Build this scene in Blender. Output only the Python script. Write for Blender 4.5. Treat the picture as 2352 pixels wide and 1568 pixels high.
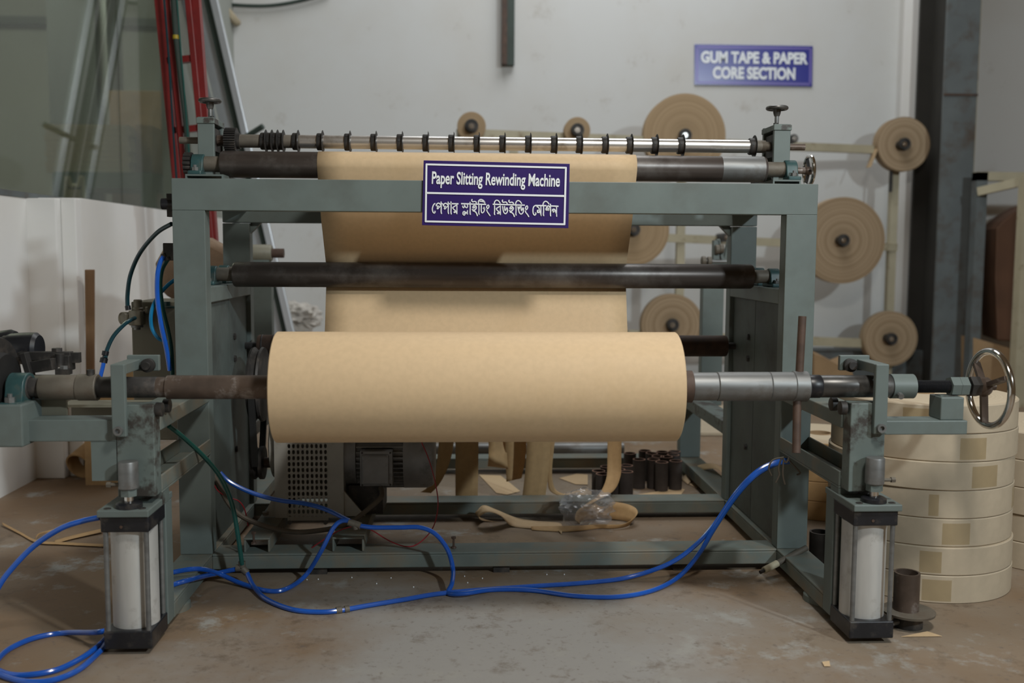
import bpy, math, random
from mathutils import Vector, Matrix, noise
for _o in list(bpy.data.objects): bpy.data.objects.remove(_o)
random.seed(7)
SC = bpy.context.scene
COL = SC.collection
# ------------------------------------------------------------------ camera
# room axes: X to the right, Y away from the camera, Z up; front of the machine is Y = 0, floor is Z = 0
IW, IH, FPX = 2352.0, 1568.0, 2287.0
CAM = Vector((0, -2.4, 0.79))
_f = Vector((1060 - IW/2, 580 - IH/2, FPX)).normalized()      # room +Y seen from the camera (x right, y down, z forward)
_r = Vector((math.cos(.0055), math.sin(.0055), 0)); _r = (_r - _f*_r.dot(_f)).normalized()
_u = -_f.cross(_r)
def _ray(px, py):
    c = Vector(((px - IW/2)/FPX, (py - IH/2)/FPX, 1))
    return Vector((_r.dot(c), _f.dot(c), _u.dot(c)))
def PY(px, py, Y):
    d = _ray(px, py); return CAM + d*((Y - CAM.y)/d.y)
def PZ(px, py, Z=0.0):
    d = _ray(px, py); return CAM + d*((Z - CAM.z)/d.z)
def PX(px, py, X):
    d = _ray(px, py); return CAM + d*((X - CAM.x)/d.x)
cd = bpy.data.cameras.new('camera'); co = bpy.data.objects.new('camera', cd); COL.objects.link(co)
cd.sensor_width = 36; cd.lens = FPX/IW*36; cd.clip_end = 60
_cx = Vector((_r.x, _f.x, _u.x)); _cy = -Vector((_r.y, _f.y, _u.y)); _cz = -Vector((_r.z, _f.z, _u.z))
M3 = Matrix((_cx, _cy, _cz)).transposed()
co.matrix_world = Matrix.Translation(CAM) @ M3.to_4x4()
cd.dof.use_dof = True; cd.dof.focus_distance = 2.35; cd.dof.aperture_fstop = 2.8
SC.camera = co
# ------------------------------------------------------------------ light of the hall
W = bpy.data.worlds.new('world'); SC.world = W; W.use_nodes = True
W.node_tree.nodes['Background'].inputs[0].default_value = (1.0, .66, .36, 1)
W.node_tree.nodes['Background'].inputs[1].default_value = .095
def area(name, loc, target, size, power, col, shape='SQUARE', sy=None):
    l = bpy.data.lights.new(name, 'AREA'); l.energy = power; l.color = col; l.size = size; l.shape = shape
    if sy: l.shape = 'RECTANGLE'; l.size_y = sy
    o = bpy.data.objects.new(name, l); COL.objects.link(o); o.location = loc
    o.rotation_euler = (Vector(target) - Vector(loc)).to_track_quat('-Z', 'Y').to_euler()
    return o
area('hall_lamp_key', (3.0, -3.9, 2.75), (-.6, .6, .8), .20, 128, (.84, .95, 1.0))
area('hall_lamp_overhead', (.75, -1.55, 2.35), (.1, -.4, .2), .30, 39, (1.0, .96, .89))
area('rear_wall_fill', (.8, 2.0, 4.2), (.8, 3.2, 1.0), 2.0, 85, (.97, .99, 1.0))  # added fill, brightens the back wall and softens shadows on it
area('side_room_fill', (-3.4, 3.2, 3.6), (-3.2, 4.2, 0), 1.2, 100, (1.0, .97, .85))  # added unseen source to brighten the room behind the glass
SC.view_settings.view_transform = 'Standard'; SC.view_settings.look = 'None'
SC.view_settings.exposure = -.26; SC.view_settings.gamma = 1.0; SC.view_settings.use_curve_mapping = False
# ------------------------------------------------------------------ materials
MAT = {}
def mat(name, col, rough=.6, metal=0., var=.25, scale=12., col2=None, dirt=0., dcol=(.05, .04, .03), dscale=6., bump=0., stretch=(1, 1, 1), coat=0., sharp=.12, spec=.5):
    m = bpy.data.materials.new(name); m.use_nodes = True; nt = m.node_tree; N = nt.nodes; L = nt.links
    b = N['Principled BSDF']; b.inputs['Roughness'].default_value = rough; b.inputs['Metallic'].default_value = metal
    b.inputs['Specular IOR Level'].default_value = spec
    if coat: b.inputs['Coat Weight'].default_value = coat; b.inputs['Coat Roughness'].default_value = .15
    tc = N.new('ShaderNodeTexCoord'); mp = N.new('ShaderNodeMapping'); L.new(tc.outputs['Object'], mp.inputs[0])
    mp.inputs['Scale'].default_value = stretch
    n1 = N.new('ShaderNodeTexNoise'); n1.inputs['Scale'].default_value = scale; n1.inputs['Detail'].default_value = 6; L.new(mp.outputs[0], n1.inputs[0])
    c2 = col2 or tuple(c*(1 - var) for c in col)
    mx = N.new('ShaderNodeMix'); mx.data_type = 'RGBA'; mx.inputs[6].default_value = (*c2, 1); mx.inputs[7].default_value = (*col, 1)
    mr = N.new('ShaderNodeMapRange'); mr.inputs[1].default_value = .36; mr.inputs[2].default_value = .64; L.new(n1.outputs[0], mr.inputs[0]); L.new(mr.outputs[0], mx.inputs[0])
    out = mx.outputs[2]
    if dirt > 0:
        n2 = N.new('ShaderNodeTexNoise'); n2.inputs['Scale'].default_value = dscale; n2.inputs['Detail'].default_value = 8; n2.inputs['Roughness'].default_value = .65; L.new(tc.outputs['Object'], n2.inputs[0])
        m2 = N.new('ShaderNodeMapRange'); m2.inputs[1].default_value = 1 - dirt - sharp; m2.inputs[2].default_value = 1 - dirt + sharp; L.new(n2.outputs[0], m2.inputs[0])
        mx2 = N.new('ShaderNodeMix'); mx2.data_type = 'RGBA'; L.new(m2.outputs[0], mx2.inputs[0]); L.new(out, mx2.inputs[6]); mx2.inputs[7].default_value = (*dcol, 1); out = mx2.outputs[2]
    L.new(out, b.inputs['Base Color'])
    if bump:
        bp = N.new('ShaderNodeBump'); bp.inputs['Strength'].default_value = bump; bp.inputs['Distance'].default_value = .004; L.new(n1.outputs[0], bp.inputs['Height']); L.new(bp.outputs[0], b.inputs['Normal'])
    MAT[name] = m; return m
mat('paint', (.135, .168, .16), .5, 0, .14, 9, dirt=.36, dcol=(.10, .115, .105), dscale=7, sharp=.14)
mat('paint_worn', (.145, .18, .168), .55, 0, .25, 14, dirt=.46, dcol=(.045, .04, .035), dscale=16, sharp=.05)
mat('paint_base', (.15, .18, .165), .6, 0, .2, 10, dirt=.42, dcol=(.20, .16, .11), dscale=9, sharp=.12)
mat('dusty_top', (.34, .28, .20), .85, 0, .2, 20)
mat('dark_panel', (.10, .125, .118), .6, 0, .25, 8, dirt=.4, dcol=(.04, .038, .035), dscale=5)
mat('teal_iron', (.03, .085, .088), .45, 0, .3, 30, dirt=.36, dcol=(.10, .09, .07), dscale=25)
mat('rust_roller', (.082, .066, .058), .36, .35, .35, 10, dirt=.40, dcol=(.16, .145, .135), dscale=9, stretch=(.35, 3, 3), sharp=.12)
mat('rust_shaft', (.13, .095, .075), .45, .4, .4, 18, dirt=.37, dcol=(.30, .27, .25), dscale=22, sharp=.07)
mat('rust', (.10, .06, .042), .65, .1, .4, 25, dirt=.4, dcol=(.05, .035, .03), dscale=20)
mat('iron_dark', (.045, .042, .04), .55, .3, .4, 25, dirt=.36, dcol=(.12, .10, .085), dscale=20)
mat('shaft_dark', (.10, .098, .095), .35, .6, .4, 20, dirt=.40, dcol=(.22, .22, .215), dscale=14, stretch=(.6, 2, 2))
mat('steel', (.225, .23, .228), .46, .55, .3, 20, dirt=.36, dcol=(.12, .10, .085), dscale=14, stretch=(.4, 2, 2))
mat('chrome', (.80, .79, .77), .30, .9, .2, 14, stretch=(.5, 4, 4), dirt=.34, dcol=(.35, .30, .24), dscale=18)
mat('chrome_clean', (.72, .71, .69), .12, 1., .15, 10)
mat('grimy_sleeve', (.17, .15, .12), .6, .2, .35, 16, dirt=.4, dcol=(.10, .075, .055), dscale=12)
mat('alu_tube', (.60, .60, .58), .42, .35, .15, 10, stretch=(3, 3, .6), dirt=.33, dcol=(.30, .28, .25), dscale=20)
mat('black_cap', (.012, .013, .017), .38, 0, .4, 20, dirt=.34, dcol=(.07, .06, .05), dscale=30)
mat('black_rubber', (.015, .015, .015), .6, 0, .3, 20)
mat('kraft', (.62, .455, .275), .62, 0, .06, 90, dirt=.30, dcol=(.56, .40, .225), dscale=3.5, sharp=.15, spec=.35)
mat('kraft_dark', (.50, .33, .165), .7, 0, .1, 60, spec=.3)
mat('tape_side', (.54, .395, .24), .75, 0, .12, 30, spec=.2)
mat('tape_face', (.48, .405, .30), .6, 0, .08, 40, spec=.3)
mat('packing_tape', (.40, .33, .22), .12, 0, .1, 20, coat=.6)
mat('cardboard', (.34, .225, .12), .85, 0, .15, 12)
mat('cardboard_grey', (.42, .36, .25), .85, 0, .15, 12)
mat('core_tube', (.055, .045, .042), .8, 0, .3, 25)
mat('core_rim', (.24, .13, .09), .8, 0, .3, 25)
mat('blue_hose', (.012, .10, .50), .22, 0, .15, 20, coat=.4)
mat('cyan_hose', (.01, .20, .42), .25, 0, .1, 20)
mat('teal_hose', (.008, .045, .06), .28, 0, .2, 20)
mat('green_hose', (.015, .10, .085), .3, 0, .2, 20)
mat('grey_cable', (.11, .095, .075), .6, 0, .25, 25)
mat('red_wire', (.30, .02, .03), .4, 0, .2, 20)
mat('sign_blue', (.028, .012, .125), .35, 0, .1, 4)
mat('sign_white', (.80, .84, .88), .4, 0, .05, 10)
mat('sign_wall_blue', (.012, .014, .26), .25, 0, .1, 4)
mat('sign_border', (.13, .10, .40), .3, 0, .1, 4)
mat('red_paint', (.24, .016, .016), .42, 0, .3, 8, dirt=.33, dcol=(.10, .01, .01), dscale=5)
mat('alu_profile', (.62, .66, .70), .35, .6, .1, 6)
mat('dark_green', (.035, .055, .045), .6, 0, .2, 10)
mat('bench_green', (.035, .10, .05), .6, 0, .2, 10)
mat('cream_paint', (.46, .42, .30), .55, 0, .12, 8, dirt=.36, dcol=(.20, .14, .07), dscale=11, sharp=.06)
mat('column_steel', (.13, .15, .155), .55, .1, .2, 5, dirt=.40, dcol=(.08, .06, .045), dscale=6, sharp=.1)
mat('column_shade', (.035, .033, .028), .7, 0, .2, 5)  # darker copy of the column steel, shade of the recess put into colour
mat('motor_grey', (.25, .255, .26), .48, .2, .2, 20, dirt=.34, dcol=(.05, .045, .04), dscale=12)
mat('guard_grey', (.42, .42, .39), .6, 0, .15, 12, dirt=.36, dcol=(.09, .08, .06), dscale=10)
mat('cabinet', (.21, .20, .15), .55, 0, .12, 8, dirt=.36, dcol=(.12, .10, .07), dscale=6)
mat('regulator', (.22, .20, .15), .5, .1, .2, 30)
mat('sack_brown', (.23, .155, .10), .85, 0, .3, 14, bump=.5)
mat('wood', (.24, .135, .065), .75, 0, .25, 6, stretch=(6, 6, .6))
mat('brown_board', (.13, .06, .03), .7, 0, .25, 5)
mat('pale_paper', (.55, .52, .48), .8, 0, .2, 14)
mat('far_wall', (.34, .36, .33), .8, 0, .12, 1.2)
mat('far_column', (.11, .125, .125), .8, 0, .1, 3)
def plain(name, col, rough=.5, alpha=None):
    m = bpy.data.materials.new(name); m.use_nodes = True; b = m.node_tree.nodes['Principled BSDF']
    b.inputs['Base Color'].default_value = (*col, 1); b.inputs['Roughness'].default_value = rough; MAT[name] = m; return m
def glassy(name, tint, gloss_rough, fres=.08, body=None, body_f=.0):
    m = bpy.data.materials.new(name); m.use_nodes = True; nt = m.node_tree; N = nt.nodes; L = nt.links; N.clear()
    o = N.new('ShaderNodeOutputMaterial'); t = N.new('ShaderNodeBsdfTransparent'); t.inputs[0].default_value = (*tint, 1)
    g = N.new('ShaderNodeBsdfGlossy'); g.inputs['Roughness'].default_value = gloss_rough
    lw = N.new('ShaderNodeLayerWeight'); lw.inputs[0].default_value = .5
    pw = N.new('ShaderNodeMath'); pw.operation = 'POWER'; L.new(lw.outputs['Facing'], pw.inputs[0]); pw.inputs[1].default_value = 3.5
    ma = N.new('ShaderNodeMath'); ma.operation = 'MULTIPLY_ADD'; L.new(pw.outputs[0], ma.inputs[0]); ma.inputs[1].default_value = .55; ma.inputs[2].default_value = fres
    mx = N.new('ShaderNodeMixShader'); L.new(ma.outputs[0], mx.inputs[0]); L.new(t.outputs[0], mx.inputs[1]); L.new(g.outputs[0], mx.inputs[2])
    out = mx.outputs[0]
    if body:
        d = N.new('ShaderNodeBsdfDiffuse'); d.inputs[0].default_value = (*body, 1); m2 = N.new('ShaderNodeMixShader'); m2.inputs[0].default_value = body_f
        L.new(out, m2.inputs[1]); L.new(d.outputs[0], m2.inputs[2]); out = m2.outputs[0]
    L.new(out, o.inputs[0]); MAT[name] = m; return m
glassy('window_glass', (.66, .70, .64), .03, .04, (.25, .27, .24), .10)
glassy('clear_plastic', (.93, .93, .94), .16, .08, (.60, .62, .65), .16)
glassy('clear_tape', (.90, .86, .76), .10, .05, (.50, .42, .30), .12)
# floor: grey screed with brown dusty patches, pool of light painted at front centre
FLOOR_LIGHT_POOL = (.55, -1.95, .06)      # pool of light painted as greyer screed; floor object's own coordinates
def floor_mat():
    m = bpy.data.materials.new('concrete_floor'); m.use_nodes = True; nt = m.node_tree; N = nt.nodes; L = nt.links; b = N['Principled BSDF']
    tc = N.new('ShaderNodeTexCoord')
    def nz(s, d=8, r=.6):
        n = N.new('ShaderNodeTexNoise'); n.inputs['Scale'].default_value = s; n.inputs['Detail'].default_value = d; n.inputs['Roughness'].default_value = r; L.new(tc.outputs['Object'], n.inputs[0]); return n
    def rng(n, a, c):
        x = N.new('ShaderNodeMapRange'); x.inputs[1].default_value = a; x.inputs[2].default_value = c; L.new(n.outputs[0], x.inputs[0]); return x.outputs[0]
    def mixc(f, a, c):
        x = N.new('ShaderNodeMix'); x.data_type = 'RGBA'; L.new(f, x.inputs[0])
        for i, v in ((6, a), (7, c)):
            if isinstance(v, tuple): x.inputs[i].default_value = (*v, 1)
            else: L.new(v, x.inputs[i])
        return x.outputs[2]
    c = mixc(rng(nz(1.6), .40, .60), (.225, .150, .090), (.245, .195, .145))
    vd = N.new('ShaderNodeVectorMath'); vd.operation = 'DISTANCE'; L.new(tc.outputs['Object'], vd.inputs[0]); vd.inputs[1].default_value = FLOOR_LIGHT_POOL
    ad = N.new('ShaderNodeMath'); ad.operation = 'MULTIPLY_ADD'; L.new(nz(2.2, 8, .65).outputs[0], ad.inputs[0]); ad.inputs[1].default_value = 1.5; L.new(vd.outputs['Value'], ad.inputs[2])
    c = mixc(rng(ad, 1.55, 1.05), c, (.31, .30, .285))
    c = mixc(rng(nz(7, 10, .7), .56, .66), c, (.33, .32, .295))
    c = mixc(rng(nz(9, 10, .75), .55, .70), c, (.13, .095, .065))
    c = mixc(rng(nz(70, 4, .6), .60, .78), c, (.15, .12, .10))
    L.new(c, b.inputs['Base Color']); b.inputs['Roughness'].default_value = .62; b.inputs['Specular IOR Level'].default_value = .35
    bp = N.new('ShaderNodeBump'); bp.inputs['Strength'].default_value = .25; bp.inputs['Distance'].default_value = .004; L.new(nz(25).outputs[0], bp.inputs['Height']); L.new(bp.outputs[0], b.inputs['Normal'])
    MAT['floor'] = m
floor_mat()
# plaster: white with smudges, yellowed towards no place in particular
def wall_mat(name, base, stain, smudge, f1, f2):
    m = bpy.data.materials.new(name); m.use_nodes = True; nt = m.node_tree; N = nt.nodes; L = nt.links; b = N['Principled BSDF']
    tc = N.new('ShaderNodeTexCoord')
    def nz(s, d=8, r=.6):
        n = N.new('ShaderNodeTexNoise'); n.inputs['Scale'].default_value = s; n.inputs['Detail'].default_value = d; n.inputs['Roughness'].default_value = r; L.new(tc.outputs['Object'], n.inputs[0]); return n
    def layer(prev, n, a, c, colr):
        r = N.new('ShaderNodeMapRange'); r.inputs[1].default_value = a; r.inputs[2].default_value = c; L.new(n.outputs[0], r.inputs[0])
        x = N.new('ShaderNodeMix'); x.data_type = 'RGBA'; L.new(r.outputs[0], x.inputs[0])
        if isinstance(prev, tuple): x.inputs[6].default_value = (*prev, 1)
        else: L.new(prev, x.inputs[6])
        x.inputs[7].default_value = (*colr, 1); return x.outputs[2]
    c = layer(base, nz(1.1, 5), .45, .75, stain)
    c = layer(c, nz(4.5, 10, .75), f1, f2, smudge)
    L.new(c, b.inputs['Base Color']); b.inputs['Roughness'].default_value = .75
    MAT[name] = m
wall_mat('plaster', (.60, .61, .605), (.56, .55, .52), (.40, .37, .33), .60, .82)
wall_mat('plaster_side', (.80, .80, .79), (.74, .72, .67), (.42, .37, .30), .68, .85)

# ------------------------------------------------------------------ mesh helpers
WPOS = {}
class MB:
    def __init__(s): s.v = []; s.f = []; s.m = []
    def add(s, vs, fs):
        k = len(s.v); s.v += [tuple(v) for v in vs]; s.f += [tuple(i + k for i in f) for f in fs]; return s
    def box(s, x0, x1, y0, y1, z0, z1):
        x0, x1 = sorted((x0, x1)); y0, y1 = sorted((y0, y1)); z0, z1 = sorted((z0, z1))
        return s.add([(x0,y0,z0),(x1,y0,z0),(x1,y1,z0),(x0,y1,z0),(x0,y0,z1),(x1,y0,z1),(x1,y1,z1),(x0,y1,z1)],
              [(3,2,1,0),(4,5,6,7),(0,1,5,4),(1,2,6,5),(2,3,7,6),(3,0,4,7)])
    def lathe(s, p, ax, prof, n=24, cap=True):
        # prof: list of (distance along axis, radius)
        p = Vector(p); ax = Vector(ax).normalized(); a = ax.orthogonal().normalized(); b = ax.cross(a)
        k = len(s.v); R = len(prof)
        for d, r in prof:
            for i in range(n):
                t = 2*math.pi*i/n; s.v.append(tuple(p + ax*d + (a*math.cos(t) + b*math.sin(t))*r))
        for j in range(R - 1):
            for i in range(n):
                i2 = (i + 1) % n; s.f.append((k+j*n+i, k+j*n+i2, k+(j+1)*n+i2, k+(j+1)*n+i))
        if cap:
            s.f.append(tuple(k + i for i in reversed(range(n)))); s.f.append(tuple(k + (R-1)*n + i for i in range(n)))
        return s
    def cyl(s, p0, p1, r, n=24, r1=None):
        p0 = Vector(p0); p1 = Vector(p1); d = p1 - p0
        return s.lathe(p0, d, [(0, r), (d.length, r if r1 is None else r1)], n)
    def ring(s, p, ax, R, r, n=40, m=10):          # torus
        p = Vector(p); ax = Vector(ax).normalized(); a = ax.orthogonal().normalized(); b = ax.cross(a); k = len(s.v)
        for i in range(n):
            t = 2*math.pi*i/n; e = a*math.cos(t) + b*math.sin(t)
            for j in range(m):
                q = 2*math.pi*j/m; s.v.append(tuple(p + e*(R + r*math.cos(q)) + ax*(r*math.sin(q))))
        for i in range(n):
            for j in range(m):
                i2, j2 = (i+1) % n, (j+1) % m; s.f.append((k+i*m+j, k+i2*m+j, k+i2*m+j2, k+i*m+j2))
        return s
    def pipe(s, p0, p1, ro, ri, n=24):               # open-ended pipe
        p0 = Vector(p0); p1 = Vector(p1); d = p1 - p0; L = d.length
        return s.lathe(p0, d, [(0, ri), (0, ro), (L, ro), (L, ri), (0, ri)], n, cap=False)
    def tube(s, pts, r, n=8, sub=6, r_end=None):
        pts = [Vector(p) for p in pts]; P = spline(pts, sub) if sub > 1 and len(pts) > 2 else pts
        k = len(s.v); prev = None; T = len(P)
        for i, p in enumerate(P):
            t = (P[min(i+1, T-1)] - P[max(i-1, 0)]).normalized()
            if prev is None: a = t.orthogonal().normalized()
            else:
                a = prev - t*prev.dot(t); a = a.normalized() if a.length > 1e-6 else t.orthogonal().normalized()
            prev = a; b = t.cross(a)
            rr = r if r_end is None else r + (r_end - r)*i/(T-1)
            for j in range(n):
                q = 2*math.pi*j/n; s.v.append(tuple(p + (a*math.cos(q) + b*math.sin(q))*rr))
        for i in range(T-1):
            for j in range(n):
                j2 = (j+1) % n; s.f.append((k+i*n+j, k+i*n+j2, k+(i+1)*n+j2, k+(i+1)*n+j))
        s.f.append(tuple(k+j for j in reversed(range(n)))); s.f.append(tuple(k+(T-1)*n+j for j in range(n)))
        return s
    def prism(s, poly, depth):                        # poly: 3-D points in a plane, depth: vector
        poly = [Vector(p) for p in poly]; d = Vector(depth); n = len(poly); k = len(s.v)
        s.v += [tuple(p) for p in poly] + [tuple(p + d) for p in poly]
        s.f.append(tuple(k+i for i in range(n))); s.f.append(tuple(k+n+i for i in reversed(range(n))))
        for i in range(n): j = (i+1) % n; s.f.append((k+j, k+i, k+n+i, k+n+j))
        return s
    def bar(s, p0, p1, w, h, up=(0, 0, 1)):           # rectangular bar between two points
        p0 = Vector(p0); p1 = Vector(p1); t = (p1-p0).normalized(); u = Vector(up); u = (u - t*u.dot(t)).normalized(); v = t.cross(u)
        q = [u*(h/2)*a + v*(w/2)*b for a, b in ((-1,-1),(-1,1),(1,1),(1,-1))]
        return s.prism([p0 + e for e in q], p1 - p0)
    def chan(s, ax, a0, a1, u0, u1, v0, v1, open_, t=.006):
        # C-channel along axis ax ('x','y','z'); (u,v) the other two axes in x,y,z order; open_ = '-u','+u','-v','+v' side left open
        def B(ua, ub, va, vb):
            if ax == 'x': s.box(a0, a1, ua, ub, va, vb)
            elif ax == 'y': s.box(ua, ub, a0, a1, va, vb)
            else: s.box(ua, ub, va, vb, a0, a1)
        if open_[1] == 'u':
            if open_[0] == '-': B(u1-t, u1, v0, v1); B(u0, u1-t, v0, v0+t); B(u0, u1-t, v1-t, v1)
            else: B(u0, u0+t, v0, v1); B(u0+t, u1, v0, v0+t); B(u0+t, u1, v1-t, v1)
        else:
            if open_[0] == '-': B(u0, u1, v1-t, v1); B(u0, u0+t, v0, v1-t); B(u1-t, u1, v0, v1-t)
            else: B(u0, u1, v0, v0+t); B(u0, u0+t, v0+t, v1); B(u1-t, u1, v0+t, v1)
        return s
    def hexnut(s, p, ax, r, h): return s.cyl(p, Vector(p) + Vector(ax).normalized()*h, r, 6)
    def build(s, name, material, parent=None, smooth=True, bevel=0., angle=35, origin=None):
        me = bpy.data.meshes.new(name)
        xs = [v[0] for v in s.v]; ys = [v[1] for v in s.v]; zs = [v[2] for v in s.v]
        c = Vector(origin) if origin is not None else Vector(((min(xs)+max(xs))/2, (min(ys)+max(ys))/2, min(zs)))
        me.from_pydata([(v[0]-c.x, v[1]-c.y, v[2]-c.z) for v in s.v], [], s.f)
        me.update()
        if smooth:
            for p in me.polygons: p.use_smooth = True
            me.set_sharp_from_angle(angle=math.radians(angle))
        me.materials.append(MAT[material] if isinstance(material, str) else material)
        o = bpy.data.objects.new(name, me); COL.objects.link(o)
        put(o, c, parent)
        if bevel:
            b = o.modifiers.new('bevel', 'BEVEL'); b.width = bevel; b.segments = 2; b.limit_method = 'ANGLE'; b.angle_limit = math.radians(50)
        return o
def put(o, c, parent):
    WPOS[o] = Vector(c)
    if parent is not None:
        o.parent = parent; o.location = Vector(c) - WPOS[parent]
    else: o.location = c
def spline(P, sub):
    out = []
    for i in range(len(P)-1):
        p0 = P[max(i-1, 0)]; p1 = P[i]; p2 = P[i+1]; p3 = P[min(i+2, len(P)-1)]
        for k in range(sub):
            t = k/sub; out.append(.5*((2*p1) + (p2-p0)*t + (2*p0-5*p1+4*p2-p3)*t*t + (3*p1-p0-3*p2+p3)*t*t*t))
    out.append(P[-1]); return out
def tag(o, label=None, cat=None, group=None, kind=None):
    if label: o['label'] = label
    if cat: o['category'] = cat
    if group: o['group'] = group
    if kind: o['kind'] = kind
    return o
def thing(name, loc, label, cat, group=None):
    o = bpy.data.objects.new(name, None); COL.objects.link(o); o.empty_display_size = .05; put(o, loc, None); return tag(o, label, cat, group)
def dup(o, off, parent=None):                          # a copy of an object and what hangs on it, moved by off
    c = o.copy(); COL.objects.link(c); put(c, WPOS[o] + Vector(off), parent)
    for ch in [x for x in o.children]:
        d = ch.copy(); COL.objects.link(d); d.parent = c; d.location = ch.location; WPOS[d] = WPOS[ch] + Vector(off)
        for g in [x for x in ch.children]:
            e = g.copy(); COL.objects.link(e); e.parent = d; e.location = g.location; WPOS[e] = WPOS[g] + Vector(off)
    return c
# ------------------------------------------------------------------ the setting
def struct(name, mb, m, parent=None, bevel=0., smooth=False):
    o = mb.build(name, m, parent, smooth=smooth, bevel=bevel)
    if parent is None: o['kind'] = 'structure'
    return o
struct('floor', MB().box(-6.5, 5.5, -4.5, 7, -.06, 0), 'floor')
struct('wall_back', MB().box(-1.6, 5.5, 3.6, 3.75, 0, 4.0), 'plaster')
struct('trim_1', MB().box(PY(2086, 300, 3.48).x, PY(2132, 300, 3.48).x, 3.48, 3.6, 0, 4.0), 'plaster_side')
struct('wall_left', MB().box(-1.56, -1.325, 1.17, 3.6, 0, .972), 'plaster_side')
struct('trim_2', MB().box(-1.60, PY(132, 600, 1.08).x, 1.08, 1.17, 0, .966), 'plaster_side', bevel=.004)
struct('trim_3', MB().box(PY(132, 600, 1.08).x, -1.325, 1.12, 1.17, 0, .970), 'plaster_side', bevel=.004)
struct('wall_side', MB().box(-1.66, PY(65, 600, 1.08).x, -4.4, 1.08, 0, .966), 'plaster_side')
struct('trim_4', MB().box(-1.56, -1.325, 2.95, 3.6, .972, 4.0), 'far_wall')
w1 = struct('window_1', MB().box(-1.53, -1.47, -4.4, 2.95, .9661, .985), 'column_steel')
for a, b in ((-4.4, -.6), (-.595, 2.115), (2.123, 2.95)):
    MB().box(-1.504, -1.496, a, b, .975, 3.6).build('pane', 'window_glass', w1, smooth=False)
# the room behind the glass
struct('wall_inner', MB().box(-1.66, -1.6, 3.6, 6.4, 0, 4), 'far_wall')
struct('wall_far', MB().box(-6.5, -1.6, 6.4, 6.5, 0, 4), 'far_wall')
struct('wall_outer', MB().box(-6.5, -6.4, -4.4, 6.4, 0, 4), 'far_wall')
xa, xb, xc = PY(112, 200, 4.5).x, PY(222, 200, 4.5).x, PY(243, 200, 4.5).x
cf = thing('reflected_column', ((xa+xb)/2, 4.6, 0), 'dark grey column built behind the glass for the reflected steel column', 'column')  # reflection of the steel column, built as a solid behind the glass
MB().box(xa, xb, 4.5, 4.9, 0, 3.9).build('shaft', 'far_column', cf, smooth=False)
MB().box(xb, xc, 4.55, 4.85, 0, 3.9).build('edge_strip', 'alu_profile', cf, smooth=False)
q = PY(200, 48, 6.3)
tag(MB().box(-6.3, -1.7, 6.3, 6.4, q.z-.03, q.z+.03).build('ceiling_conduit', 'dark_green', smooth=False), 'long dark horizontal rail on the far wall behind the glass', 'rail')
# green work bench with sheets and cartons, seen through the glass
bx0, bx1, bz = PY(122, 390, 3.45).x, PY(350, 390, 3.45).x, PY(250, 395, 3.45).z
bench = thing('work_bench', ((bx0+bx1)/2, 3.7, 0), 'green work bench loaded with board in the room behind the glass', 'bench')
MB().box(bx0, bx1, 3.45, 4.05, bz-.09, bz).build('bench_top', 'bench_green', bench, smooth=False)
for x in (bx0, bx1-.07):
    for y in (3.45, 3.98): MB().box(x, x+.07, y, y+.07, 0, bz-.09).build('leg', 'bench_green', bench, smooth=False)
sh = thing('board_bundle', (PY(205, 390, 3.5).x, 3.7, bz), 'bundle of yellowish printed board sheets on the green bench behind the glass', 'board')
n = 9; bt = PY(205, 285, 3.5).z
for i in range(n):
    d = random.uniform(-.012, .012)
    MB().box(PY(108, 390, 3.5).x+d, PY(300, 390, 3.5).x+d, 3.5, 4.0, bz+(bt-bz)*i/n, bz+(bt-bz)*(i+.94)/n).build('sheet', 'cardboard_grey', sh, smooth=False)
tag(MB().box(PY(255, 390, 4.1).x, PY(405, 390, 4.1).x, 4.1, 4.4, 0, PY(300, 208, 4.1).z).build('tall_carton', 'cardboard', smooth=False, bevel=.004), 'tall brown carton standing behind the green bench', 'carton')
tag(MB().prism([PY(313, 285, 3.6), PY(350, 290, 3.6), PY(350, 394.2, 3.6), PY(313, 394.2, 3.6)], (0, .3, 0)).build('orange_carton', 'cardboard', smooth=False), 'orange brown carton beside the board bundle on the green bench', 'carton')
sx0, sx1, syy = PY(152, 440, 3.3).x, PY(193, 440, 3.3).x, 3.3
sz0 = PY(170, 428, 3.3).z
ch = thing('stool', ((sx0+sx1)/2, syy, 0), 'bent pale tube chair under the green bench behind the glass', 'chair')
MB().tube([(sx0, syy, 0), (sx0, syy, sz0-.03), (sx0+.03, syy, sz0), (sx1-.03, syy, sz0), (sx1, syy, sz0-.03), (sx1, syy, 0)], .012, 8, 4).build('frame', 'cream_paint', ch)
MB().box(sx0+.012, sx1-.012, syy-.01, syy+.01, sz0-.30, sz0-.015).build('backrest', 'cardboard_grey', ch, smooth=False)
# wall fittings
a = PY(1153, 146, 3.52); b = PY(1182, 146, 3.52)
ub = thing('ceiling_stub', (a.x, 3.55, a.z), 'dark steel channel stub hanging down the white back wall', 'channel')
MB().box(a.x, a.x+.03, 3.52, 3.598, a.z, 4.0).build('flange', 'rust', ub, smooth=False)
MB().box(a.x+.03, b.x, 3.55, 3.598, a.z, 4.0).build('web', 'dark_green', ub, smooth=False)
tag(MB().tube([PY(380, -25, 3.3), PY(505, 5, 3.57), PY(545, 12, 3.57), PY(620, 13, 3.57), PY(690, 2, 3.57), PY(760, -18, 3.57)], .011, 8, 6).build('wall_cable', 'dark_green'), 'dark cable sagging along the top of the back wall', 'cable')
tag(MB().tube([PY(497, -4, 3.5), PY(520, 25, 3.52), PY(540, 48, 3.55), PY(546, 52, 3.58)], .03, 8, 5, .02).build('cable_bundle', 'cardboard_grey'), 'dusty cable bundle in the upper corner by the back wall', 'cable')
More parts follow.
